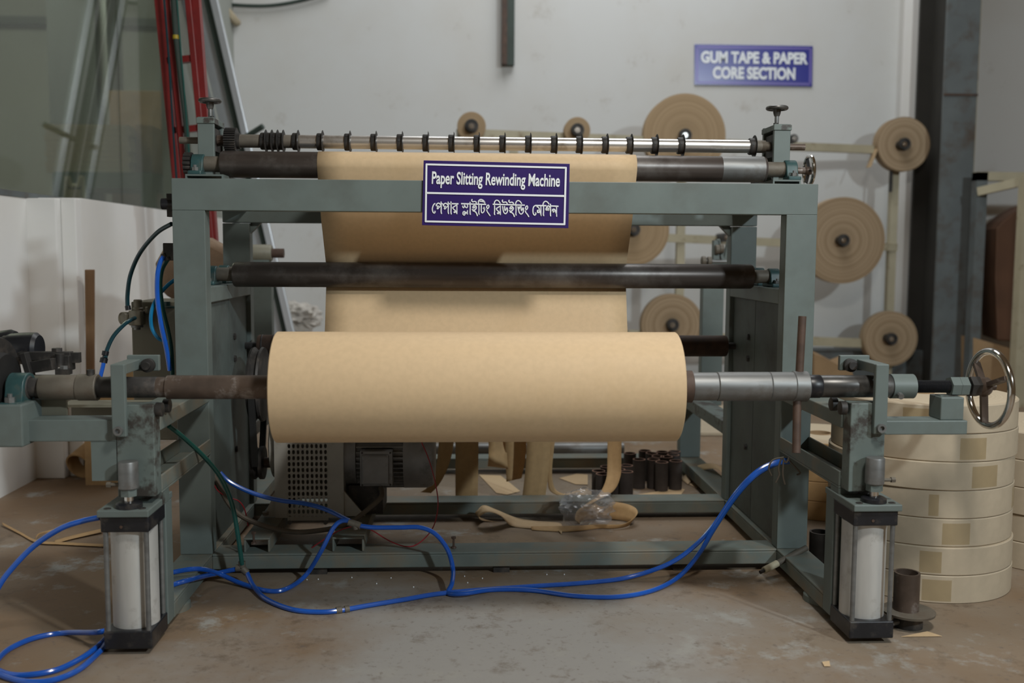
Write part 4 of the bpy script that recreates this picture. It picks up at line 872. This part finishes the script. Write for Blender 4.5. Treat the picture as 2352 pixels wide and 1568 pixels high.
hose([PY(310, 730, .14), PY(290, 741, .10), PY(262, 770, .07), PY(246, 802, .05), PY(242, 822, .04)], HR*.9, 'teal_hose', 'teal_hose', 'dark teal hose dropping from the pressure regulator to a black joiner')
hose([PY(239, 826, .04), PY(234, 850, .03), PY(222, 890, .02), PY(198, 930, .02), PY(180, 970, .02)], HR*.9, 'blue_hose', 'air_hose', 'short blue air hose below the black joiner passing behind the rusty shaft')
jn = MB(); a, b = PY(243, 806, .045), PY(237, 833, .04); d = (b-a)
jn.lathe(a, d, [(0, .008), (d.length*.35, .008), (d.length*.4, .005), (d.length*.55, .005), (d.length*.6, .009), (d.length, .009)], 16)
tag(jn.build('hose_joiner', 'black_cap'), 'black push-in joiner between the teal and blue hoses', 'joiner')
hose([PY(379, 584, .05), PY(367, 605, .04), PY(361, 640, .03), PY(362, 690, .03), PY(370, 745, .02), PY(382, 800, .02), PY(390, 850, .03)], HR, 'blue_hose', 'air_hose', 'blue air hose hanging from the valve beside the front post')
hose([PY(386, 594, .05), PY(372, 620, .06), PY(368, 660, .06), PY(374, 710, .06), PY(386, 760, .05), PY(393, 800, .04), PY(396, 860, .04)], HR*.95, 'green_hose', 'green_hose', 'dark green hose hanging behind the blue one from the valve')
hose([PY(408, 638, .10), PY(385, 655, .10), PY(362, 682, .09), PY(348, 715, .08), PY(348, 750, .08), PY(362, 775, .08), PY(380, 783, .08), PY(392, 785, .07)], HR*.85, 'cyan_hose', 'cyan_hose', 'bright cyan hose bowed out beside the cabinet')
# tees and joiner
def tee(c, label, arms):
    t = MB(); c = Vector(c)
    for a in arms: t.cyl(c, c + Vector(a), .0085, 12)
    return tag(t.build('hose_tee', 'grimy_sleeve'), label, 'fitting')
tee(PY(556, 1304, -.055), 'dusty hose tee lying against the front rail', [(-.014, 0, 0), (.012, -.002, -.012), (0, 0, .016)])
tee(PY(815, 1203, -.04), 'black hose tee in front of the motor rail', [(-.016, 0, .005), (.014, -.003, -.004), (.004, 0, -.012)])
ja, jb = PZ(772, 1402, HR), PZ(802, 1398, HR)
tag(MB().lathe(ja, jb-ja, [(0, .008), (.012, .0085), (.013, .0065), (.018, .0065), (.019, .0085), ((jb-ja).length, .008)], 14).build('hose_joiner', 'grimy_sleeve'), 'grey joiner in the long blue hose on the floor', 'joiner')
# string tied round the hoses at the stand
tg = MB()
for pts in ([(1795, 1052), (1788, 1075), (1790, 1090), (1782, 1108)], [(1800, 1054), (1798, 1090), (1803, 1112)], [(1810, 1054), (1826, 1072), (1838, 1086), (1830, 1090)], [(1800, 1050), (1775, 1056), (1766, 1075), (1772, 1092)], [(1796, 1050), (1806, 1062), (1812, 1050)]):
    tg.tube([PY(x, y, -.075) for x, y in pts], .0022, 6, 4)
tag(tg.build('tie_string', 'grey_cable'), 'frayed string tied round the blue hoses at the arm', 'string')

# ------------------------------------------------------------------ stack of tape rolls at the right
def flat_roll(c, R, z0, z1, label, group, hole=.028, off=(0, 0), face='tape_face', name='tape_roll'):
    x, y = c[0]+off[0], c[1]+off[1]
    t = thing(name, (x, y, z0), label, 'tape roll', group)
    MB().lathe((x, y, z0), (0, 0, 1), [(0, hole), (0, R-.002), (.002, R), (z1-z0-.003, R), (z1-z0-.001, R-.002), (z1-z0-.001, hole), (0, hole)], 96, cap=False).build('wound_tape', face, t)
    MB().lathe((x, y, z1-.0011), (0, 0, 1), [(0, hole), (.0004, hole), (.0004, R-.004), (0, R-.004)], 96, cap=False).build('end_face', 'tape_rings_z', t, origin=(x, y, z1))
    MB().pipe((x, y, z0+.001), (x, y, z1+.0015), hole, hole-.005, 32).build('core', 'cardboard', t)
    return t
SCX, SCR = PZ(2165, 1387, 0), .212
sc_c = (SCX.x+.035, SCX.y+SCR+.002)
ord_ = ['bottom', 'second', 'third', 'fourth', 'fifth', 'sixth', 'top']
hh = .0652
for i in range(7):
    t = flat_roll(sc_c, SCR, i*hh, (i+1)*hh, 'pale kraft tape roll, %s of the tall stack beside the machine' % (ord_[i] if i in (0, 6) else ord_[i] + ' from the floor'), 'tape rolls in the tall stack', off=(random.uniform(-.004, .004), random.uniform(-.003, .003)))
    # clear tape patch holding the loose end
    for (ang, wdt) in {0: [(-1.95, .30)], 1: [(-1.98, .22)], 2: [(-1.75, .30)], 3: [(-.72, .25), (-1.9, .1)], 4: [(-1.45, .34)], 5: [(-1.62, .30)], 6: [(-2.2, .4)]}[i]:
        pm = MB(); n = 10; vs = []; fs = []
        for k in range(n+1):
            a = ang + wdt*k/n
            for z in (i*hh+.006, (i+1)*hh-.010): vs.append((WPOS[t].x+(SCR+.0008)*math.cos(a), WPOS[t].y+(SCR+.0008)*math.sin(a), z))
        for k in range(n): fs.append((2*k, 2*k+1, 2*k+3, 2*k+2))
        pm.add(vs, fs).build('clear_tape', 'clear_tape', t)
s2 = PY(2460, 1270, .15)
for i in range(5):
    flat_roll((1.56, .12), .20, i*.07, (i+1)*.07, 'kraft tape roll, number %s up in the stack behind the tall stack' % ['one', 'two', 'three', 'four', 'five'][i], 'tape rolls in the far stack', off=(random.uniform(-.004, .004), 0))
bc = PZ(1893, 993, .235)
for i in range(4):
    flat_roll((bc.x-.012, bc.y), .182, i*.0585, (i+1)*.0585, 'brown tape roll, %s of the low stack behind the machine post' % ['lowest', 'second', 'third', 'uppermost'][i], 'tape rolls in the low stack', hole=.036, face='kraft_dark')
# pipe on a flanged base
fp = PZ(2085, 1437)
fb = thing('flanged_pipe', fp, 'rusty pipe stub on a round flange standing beside the air cylinder', 'pipe')
MB().pipe(fp + Vector((-.006, 0, .036)), fp + Vector((-.006, 0, .118)), .0265, .022, 36).build('pipe', 'rust_shaft', fb)
MB().lathe(fp + Vector((.0, 0, .026)), (0, 0, 1), [(0, .036), (.004, .054), (.009, .055), (.011, .050)], 40).build('flange', 'grimy_sleeve', fb)
MB().lathe(fp, (0, 0, 1), [(0, .030), (.026, .030)], 28).build('hub', 'iron_dark', fb)
MB().cyl(fp + Vector((-.028, -.012, .014)), fp + Vector((-.045, -.02, .014)), .006, 10).build('set_screw', 'steel', fb)
cp_ = PZ(1882, 1292)
tag(MB().pipe(cp_, cp_ + Vector((0, 0, .082)), .027, .0225, 32).build('steel_sleeve', 'iron_dark'), 'dark steel sleeve standing on the floor behind the mounting channel', 'sleeve')
ra, rb_ = PY(1746, 1314, -.10), PY(1852, 1258, -.03)
rd = thing('marking_rod', PZ(1800, 1330), 'thin dusty rod with taped tip leaning on the base rail', 'rod')
MB().cyl(ra, ra.lerp(rb_, .2), .0045, 10).build('tip', 'iron_dark', rd); MB().cyl(ra.lerp(rb_, .08), ra.lerp(rb_, .36), .0085, 12).build('tape_wrap', 'cream_paint', rd); MB().cyl(ra.lerp(rb_, .34), rb_, .0075, 12).build('shank', 'grey_cable', rd)

# ------------------------------------------------------------------ dark paper cores on the floor
cores = [(1374, 1150), (1393, 1139), (1420, 1146), (1438, 1152), (1438, 1136), (1383, 1158), (1467, 1120), (1500, 1120), (1519, 1127), (1551, 1124), (1446, 1104), (1480, 1097), (1496, 1104), (1510, 1112), (1530, 1113), (1545, 1108), (1520, 1100), (1548, 1099)]
proto = None
for i, (px, py) in enumerate(cores):
    p = PZ(px, py); 
    if proto is None:
        co_ = thing('paper_core', p, 'dark cardboard tube in the small group beside the curving paper strip', 'core', 'paper cores beside the strip')
        MB().pipe(p, p + Vector((0, 0, .098)), .0215, .0180, 24).build('tube', 'core_tube', co_)
        MB().lathe(p + Vector((0, 0, .0981)), (0, 0, 1), [(0, .0180), (.0006, .0183), (.0006, .0212), (0, .0215)], 24, cap=False).build('rim', 'core_rim', co_)
        proto = co_
    else:
        c_ = dup(proto, p - WPOS[proto])
        if i >= 6: tag(c_, 'dark cardboard tube in the larger crowded group behind the rear rail', 'core', 'paper cores in the larger group')

# ------------------------------------------------------------------ paper strips and scraps
def sheet(name, rows, m, label, cat, group=None, thick=.0005):
    # rows: list of (left point, right point); smooth strip
    L = spline([Vector(a) for a, b in rows], 6) if len(rows) > 2 else [Vector(a) for a, b in rows]
    R = spline([Vector(b) for a, b in rows], 6) if len(rows) > 2 else [Vector(b) for a, b in rows]
    vs = []; fs = []
    for a, b in zip(L, R): vs += [a, a.lerp(b, .33), a.lerp(b, .67), b]
    for i in range(len(L)-1):
        for j in range(3): fs.append((4*i+j, 4*i+j+1, 4*i+j+5, 4*i+j+4))
    o = MB().add(vs, fs).build(name, m, angle=70); s = o.modifiers.new('thickness', 'SOLIDIFY'); s.thickness = thick
    return tag(o, label, cat, group)
ys = .66
def strip(rows, label, Y=ys, m='kraft_dark'):
    rr = []
    for (a, b, *q) in rows:
        y = Y + (q[0] if q else 0); rr.append((PY(*a, y), PY(*b, y)))
    return sheet('paper_strip', rr, m, label, 'paper strip', 'paper strips hanging behind the machine')
strip([((1010, 930), (1048, 930)), ((1008, 1010), (1042, 1018)), ((1000, 1080), (1030, 1070)), ((985, 1115), (1010, 1110)), ((965, 1130), (990, 1132))], 'hanging kraft strip bowed behind the motor fan cover')
strip([((1046, 930), (1099, 930)), ((1046, 1040), (1099, 1040)), ((1046, 1150), (1097, 1150))], 'straight wide hanging kraft strip next to the motor')
strip([((1118, 930), (1162, 930)), ((1122, 1020), (1164, 1020), -.01), ((1122, 1050), (1166, 1068), -.04), ((1120, 1070), (1170, 1076), 0)], 'short hanging kraft strip with curled lower end', .72)
strip([((1158, 930), (1212, 930)), ((1161, 1040), (1208, 1040)), ((1163, 1106), (1198, 1098))], 'torn hanging kraft strip ending above the floor', .70)
strip([((1212, 930), (1266, 930)), ((1208, 1060), (1262, 1060)), ((1199, 1144), (1252, 1144))], 'slanting wide hanging kraft strip reaching the rear rail', .64)
strip([((1258, 1000), (1276, 1000)), ((1258, 1080), (1268, 1080)), ((1262, 1125), (1275, 1122), -.0), ((1290, 1140), (1300, 1136), -.02)], 'narrow edge-on kraft strip curling at the rear rail', .66)
sheet('paper_strip', [(PY(1395, 930, .62), PY(1428, 930, .62)), (PY(1395, 1060, .6), PY(1427, 1060, .6)), (PY(1392, 1100, .57), PY(1424, 1098, .57)), (PY(1375, 1135, .52), PY(1408, 1128, .53)), (PY(1345, 1158, .47), PY(1370, 1150, .49)), (PY(1336, 1166, .44), PY(1346, 1162, .46))], 'kraft_dark', 'long kraft strip curving down over the rear rail to the plastic bag', 'paper strip', 'paper strips hanging behind the machine')
# loop of paper round the plastic bag
def arc(cx, cy, rx, ry, a0, a1, n=8): return [(cx+rx*math.cos(math.radians(a0+(a1-a0)*i/n)), cy+ry*math.sin(math.radians(a0+(a1-a0)*i/n))) for i in range(n+1)]
cL = PZ(1375, 1205)
rows = []
for i in range(15):
    t = math.radians(205 - 300*i/14); r = .070*(1 + .25*math.cos(t)); h = .05*max(.25, math.sin(math.pi*min(1, i/13)))
    e = Vector((r*1.05*math.cos(t), r*.75*math.sin(t), 0)); b = Vector((cL.x, cL.y, 0)) + e
    rows.append((b + Vector((0, 0, .003)), b + Vector((e.x*.25, e.y*.1+.004, .003 + h))))
rows += [(Vector((cL.x-.10, cL.y-.075, .002)), Vector((cL.x-.10, cL.y-.05, .012))), (Vector((cL.x-.20, cL.y-.055, .002)), Vector((cL.x-.20, cL.y-.03, .006)))]
sheet('paper_loop', rows, 'kraft_dark', 'coiled kraft paper strip lying round the plastic bag', 'paper strip')
rows = [(PZ(1150, 1200, .004), PZ(1110, 1193, .004)), (PZ(1112, 1196, .004), PZ(1092, 1180, .02)), (PZ(1100, 1188, .03), PZ(1098, 1170, .045)), (PZ(1122, 1176, .055), PZ(1112, 1160, .06)), (PZ(1150, 1185, .04), PZ(1140, 1170, .045)), (PZ(1176, 1208, .004), PZ(1185, 1188, .012)), (PZ(1230, 1214, .003), PZ(1230, 1196, .003)), (PZ(1275, 1216, .003), PZ(1282, 1200, .003)), (PZ(1290, 1226, .003), PZ(1292, 1208, .003))]
sheet('paper_curl', rows, 'kraft', 'folded kraft paper offcut with a curled end on the floor inside the base', 'paper strip')
# crumpled plastic bag
def crumple(name, c, s, m, label, cat, amp=.35, fr=3.5, seed=0, lv=4):
    import bmesh
    bm = bmesh.new(); bmesh.ops.create_icosphere(bm, subdivisions=lv, radius=1)
    for v in bm.verts:
        d = noise.ridged_multi_fractal(v.co*fr*.35 + Vector((seed*7.1, 2, seed)), 1., 2.1, 4, .9, 2.) if False else noise.fractal(v.co*fr*.5 + Vector((seed*7.1, 2, seed)), .9, 2.2, 5)
        n2 = abs(noise.noise(v.co*fr + Vector((seed, 5, 1))))
        v.co *= 1 + amp*d - amp*.9*n2
    vs = [Vector((v.co.x*s[0], v.co.y*s[1], v.co.z*s[2])) for v in bm.verts]; z0 = min(v.z for v in vs)
    fs = [tuple(v.index for v in f.verts) for f in bm.faces]; bm.free()
    o = MB().add([Vector(c) + v - Vector((0, 0, z0)) for v in vs], fs).build(name, m, angle=28)
    return tag(o, label, cat)
bgp = PZ(1352, 1222)
crumple('plastic_bag', (bgp.x-.004, bgp.y+.045, .002), (.078, .055, .052), 'clear_plastic', 'crumpled clear plastic bag on the floor inside the machine base', 'bag', .36, 3.0, 3)
# flat scraps
def scrap(pts, label, m='kraft_dark', z=.0015, name='paper_scrap'):
    o = MB().prism([PZ(x, y, z) for x, y in pts], (0, 0, .0008)).build(name, m, smooth=False); return tag(o, label, 'paper scrap')
scrap([(1100, 1090), (1150, 1092), (1195, 1128), (1165, 1136), (1140, 1132)], 'flat kraft scrap on the floor below the hanging strips', 'kraft')
scrap([(1284, 1098), (1325, 1088), (1350, 1090), (1350, 1113), (1322, 1112)], 'pale kraft scrap on the floor left of the paper cores', 'kraft')
scrap([(1285, 1137), (1350, 1120), (1372, 1137), (1350, 1141)], 'kraft scrap lying against the rear rail', 'kraft', .003)
scrap([(1455, 1137), (1560, 1121), (1573, 1124), (1565, 1135), (1500, 1141)], 'kraft sheet lying under the front paper cores', 'kraft')
scrap([(1583, 1112), (1605, 1098), (1612, 1112), (1600, 1121)], 'small torn kraft scrap beside the paper cores', 'kraft')
scrap([(2070, 1462), (2130, 1450), (2164, 1461)], 'pointed kraft scrap on the floor beside the flanged pipe', 'kraft')
scrap([(1888, 1520), (1905, 1518), (1907, 1530), (1893, 1530)], 'tiny torn kraft scrap on the open floor', 'kraft')
rows = [(PZ(1565, 1100, .003), PZ(1580, 1112, .003)), (PZ(1580, 1085, .02), PZ(1600, 1092, .02)), (PZ(1605, 1068, .06), PZ(1620, 1078, .06)), (PZ(1640, 1064, .075), PZ(1650, 1078, .075)), (PZ(1668, 1080, .06), PZ(1668, 1100, .06))]
sheet('paper_arch', rows, 'kraft', 'kraft paper strip arched over the rear side rail', 'paper strip')
# things on the floor at the left wall
cone = thing('rolled_paper', PZ(205, 1105), 'rolled brown paper tube lying on the floor by the wall', 'paper roll')
MB().lathe(PZ(182, 1102) + Vector((0, 0, .048)), Vector((.10, .30, .14)), [(0, .044), (0, .05), (.30, .035), (.30, .030), (0, .044)], 36, cap=False).build('rolled_sheet', 'kraft_dark', cone)
MB().cyl(PZ(182, 1102) + Vector((.02, .06, .07)), PZ(182, 1102) + Vector((.1, .3, .19)), .02, 16).build('inner_roll', 'kraft_dark', cone)
def floorstrip(pts, w, label):
    rows = [(PZ(x, y, .002 + h), PZ(x, y + w, .002 + h*.6)) for x, y, h in pts]
    return sheet('paper_ribbon', rows, 'kraft_dark', label, 'paper strip', 'narrow paper ribbons on the floor')
floorstrip([(5, 1199, .006), (45, 1220, .003), (85, 1240, .004), (140, 1244, .003), (240, 1249, .003)], 6, 'narrow kraft ribbon lying along the floor by the blue hose')
floorstrip([(80, 1237, .0), (90, 1224, .014), (130, 1213, .008)], 5, 'short curled kraft ribbon on the floor by the blue hose')
floorstrip([(125, 1240, .0), (170, 1228, .004), (236, 1213, .006)], 8, 'diagonal kraft ribbon leading to the air cylinder')
# plank leaning at the wall corner
a = PZ(213, 1085); 
tag(MB().prism([PY(194, 619, 1.06), PY(213, 619, 1.06), PY(213, 1088, 1.10), PY(200, 1088, 1.10)], (0, .022, 0)).build('plank', 'wood', smooth=False, bevel=.002), 'narrow brown plank standing upright at the side wall', 'plank')
# orange-brown cardboard behind the shaft
tag(MB().prism([PY(190, 900, .98), PY(300, 838, .98), PY(335, 840, .98), Vector((PY(335, 900, .98).x, .98, 0)), Vector((PY(193, 1000, .98).x, .98, 0))], (0, .12, -.0)).build('brown_parcel', 'kraft_dark', smooth=False), 'orange brown wrapped parcel behind the rusty shaft', 'parcel')
tag(MB().prism([PY(353, 605, .9), PY(372, 570, .9), PY(470, 545, .9), PY(545, 585, .9), PY(545, 660, .9), PY(390, 690, .9), PY(360, 660, .9)], (0, .12, 0)).build('brown_sack', 'sack_brown', smooth=True, bevel=.02), 'brown paper sack behind the front post and cabinet', 'sack')

# ------------------------------------------------------------------ red ladder with cables, leaning profiles
yl = 1.45
ld = thing('red_ladder', PY(470, 900, yl), 'narrow red steel ladder frame leaning behind the machine', 'ladder')
def rail(p, q, w, d=.03, m='red_paint', n='rail', Y=yl):
    P, Q = PY(*p, Y), PY(*q, Y); t = (Q-P); e = P + t*((0 - P.z)/t.z)
    return MB().bar(P, e, w, d, (0, 1, 0)).build(n, m, ld, smooth=False, bevel=.002)
rail((360, -70), (408, 410), .034); rail((381, -70), (428, 410), .020, .05)
rail((428, -70), (474, 410), .022, .05); rail((446, -70), (492, 560), .030)
for y, pa, pb in ((-10, 380, 450), (137, 386, 459), (296, 402, 478), (604, 440, 505)):
    MB().bar(PY(pa, y+4, yl), PY(pb, y-4, yl), .024, .03, (0, 1, 0)).build('rung', 'red_paint', ld, smooth=False)
hose([PY(396, -60, yl-.05), PY(402, 60, yl-.05), PY(415, 180, yl-.05), PY(428, 290, yl-.05), PY(432, 370, yl-.05), PY(436, 440, yl-.05)], .010, 'dark_green', 'black_cable', 'thick dark cable tied to the red ladder', 'cable')
hose([PY(402, -60, yl-.06), PY(414, 100, yl-.06), PY(424, 220, yl-.06), PY(434, 350, yl-.06), PY(440, 430, yl-.06)], .003, 'green_hose', 'signal_cable', 'thin green cable beside the thick cable on the ladder', 'cable')
hose([PY(372, -60, yl-.06), PY(382, 60, yl-.06), PY(390, 170, yl-.06), PY(397, 290, yl-.06), PY(406, 420, yl-.06)], .004, 'teal_hose', 'signal_cable', 'thin dark blue cable along the outer rail of the ladder', 'cable')
a = PY(404, 86, yl-.05); tag(MB().cyl(a + Vector((0, 0, -.006)), a + Vector((0, 0, .008)), .0115, 12).build('yellow_tape_band', plain('yellow_tape', (.45, .33, .02))), 'yellow tape band on the dark ladder cable', 'tape')
for i, (p, q, w, m, lab) in enumerate((((444, -60), (632, 760), .075, 'alu_profile', 'wide bright aluminium profile leaning in the corner'), ((462, -60), (655, 760), .03, 'dark_green', 'dark green strip leaning against the aluminium profile'), ((478, -60), (640, 640), .035, 'alu_profile', 'narrow grey aluminium profile leaning beside the dark green strip'), ((420, -20), (600, 760), .03, 'column_steel', 'dull grey profile leaning behind the wide aluminium one'))):
    Yp = 2.75 - .05*i; P, Q = PY(*p, Yp), PY(*q, Yp); t = Q-P; e = P + t*((.002-P.z)/t.z)
    pf = MB().chan if False else MB().bar(P, e, w, .035, (0, 1, 0)); PROF = tag(pf.build('leaning_profile', m, smooth=False, bevel=.003), lab, 'profile')
MB().cyl(PY(604, 290, 2.6), PY(538, 331, 2.66), .014, 12).build('dark_stick', 'dark_green', PROF)  # dark stick, joined to the profile only by parenting
crumple('paper_heap', (PY(672, 735, 2.9).x, 2.95, .345), (.15, .12, .085), 'pale_paper', 'crumpled pale paper heap in the corner behind the rollers', 'paper', .45, 3.5, 5)
crumple('waste_sack', (PY(660, 800, 2.95).x, 2.98, .0), (.24, .2, .165), 'pale_paper', 'bulging pale waste sack in the corner under the paper heap', 'sack', .25, 2.5, 8)
# debris under the cream frame
tag(MB().prism([PY(1870, 812, 2.6), PY(1895, 822, 2.6), PY(1925, 838, 2.6), PY(1950, 828, 2.6), PY(1962, 870, 2.6), PY(1962, 940, 2.6), PY(1870, 940, 2.6)], (.05, .25, 0)).build('bent_board', 'cardboard', smooth=False), 'bent brown cardboard under the cream frame', 'cardboard')
tag(MB().box(PY(1870, 850, 3.35).x, PY(2150, 850, 3.35).x, 3.35, 3.55, 0, PY(2000, 805, 3.35).z).build('wall_foot_shade', 'column_steel', smooth=False), 'dark grey box added for the shade along the foot of the back wall', 'shade box')  # dark box added where only shade lies under the cream frame
c_ = PZ(1480, 985, 0)
tag(MB().prism([PZ(1440, 1000, .003), PZ(1680, 1000, .003), PZ(1690, 935, .003), PZ(1450, 935, .003)], (0, 0, .012)).build('kraft_sheets', 'tape_face', smooth=False), 'flat pile of pale kraft sheets on the floor behind the machine', 'paper')
a, b = PY(1060, 1034, 1.45), PY(1432, 1034, 1.45)
tag(MB().pipe((a.x-.2, 1.45, .024), (b.x, 1.45, .024), .024, .020, 24).build('floor_pipe', 'steel'), 'grey steel pipe lying on the floor behind the rear rail', 'pipe')
# small foam crumbs in front of the rail
for px, py in ((705, 1332), (731, 1331), (808, 1327), (865, 1341), (898, 1328), (950, 1349), (1067, 1324), (1074, 1339), (1256, 1320), (1296, 1320), (1108, 1329)):
    p = PZ(px, py, 0); tag(MB().lathe(p, (0, 0, 1), [(0, .0012), (.0014, .0018), (.0028, .0010)], 8).build('foam_crumb', 'sign_white'), 'tiny white foam bead on the floor before the front rail', 'bead', 'foam beads on the floor')
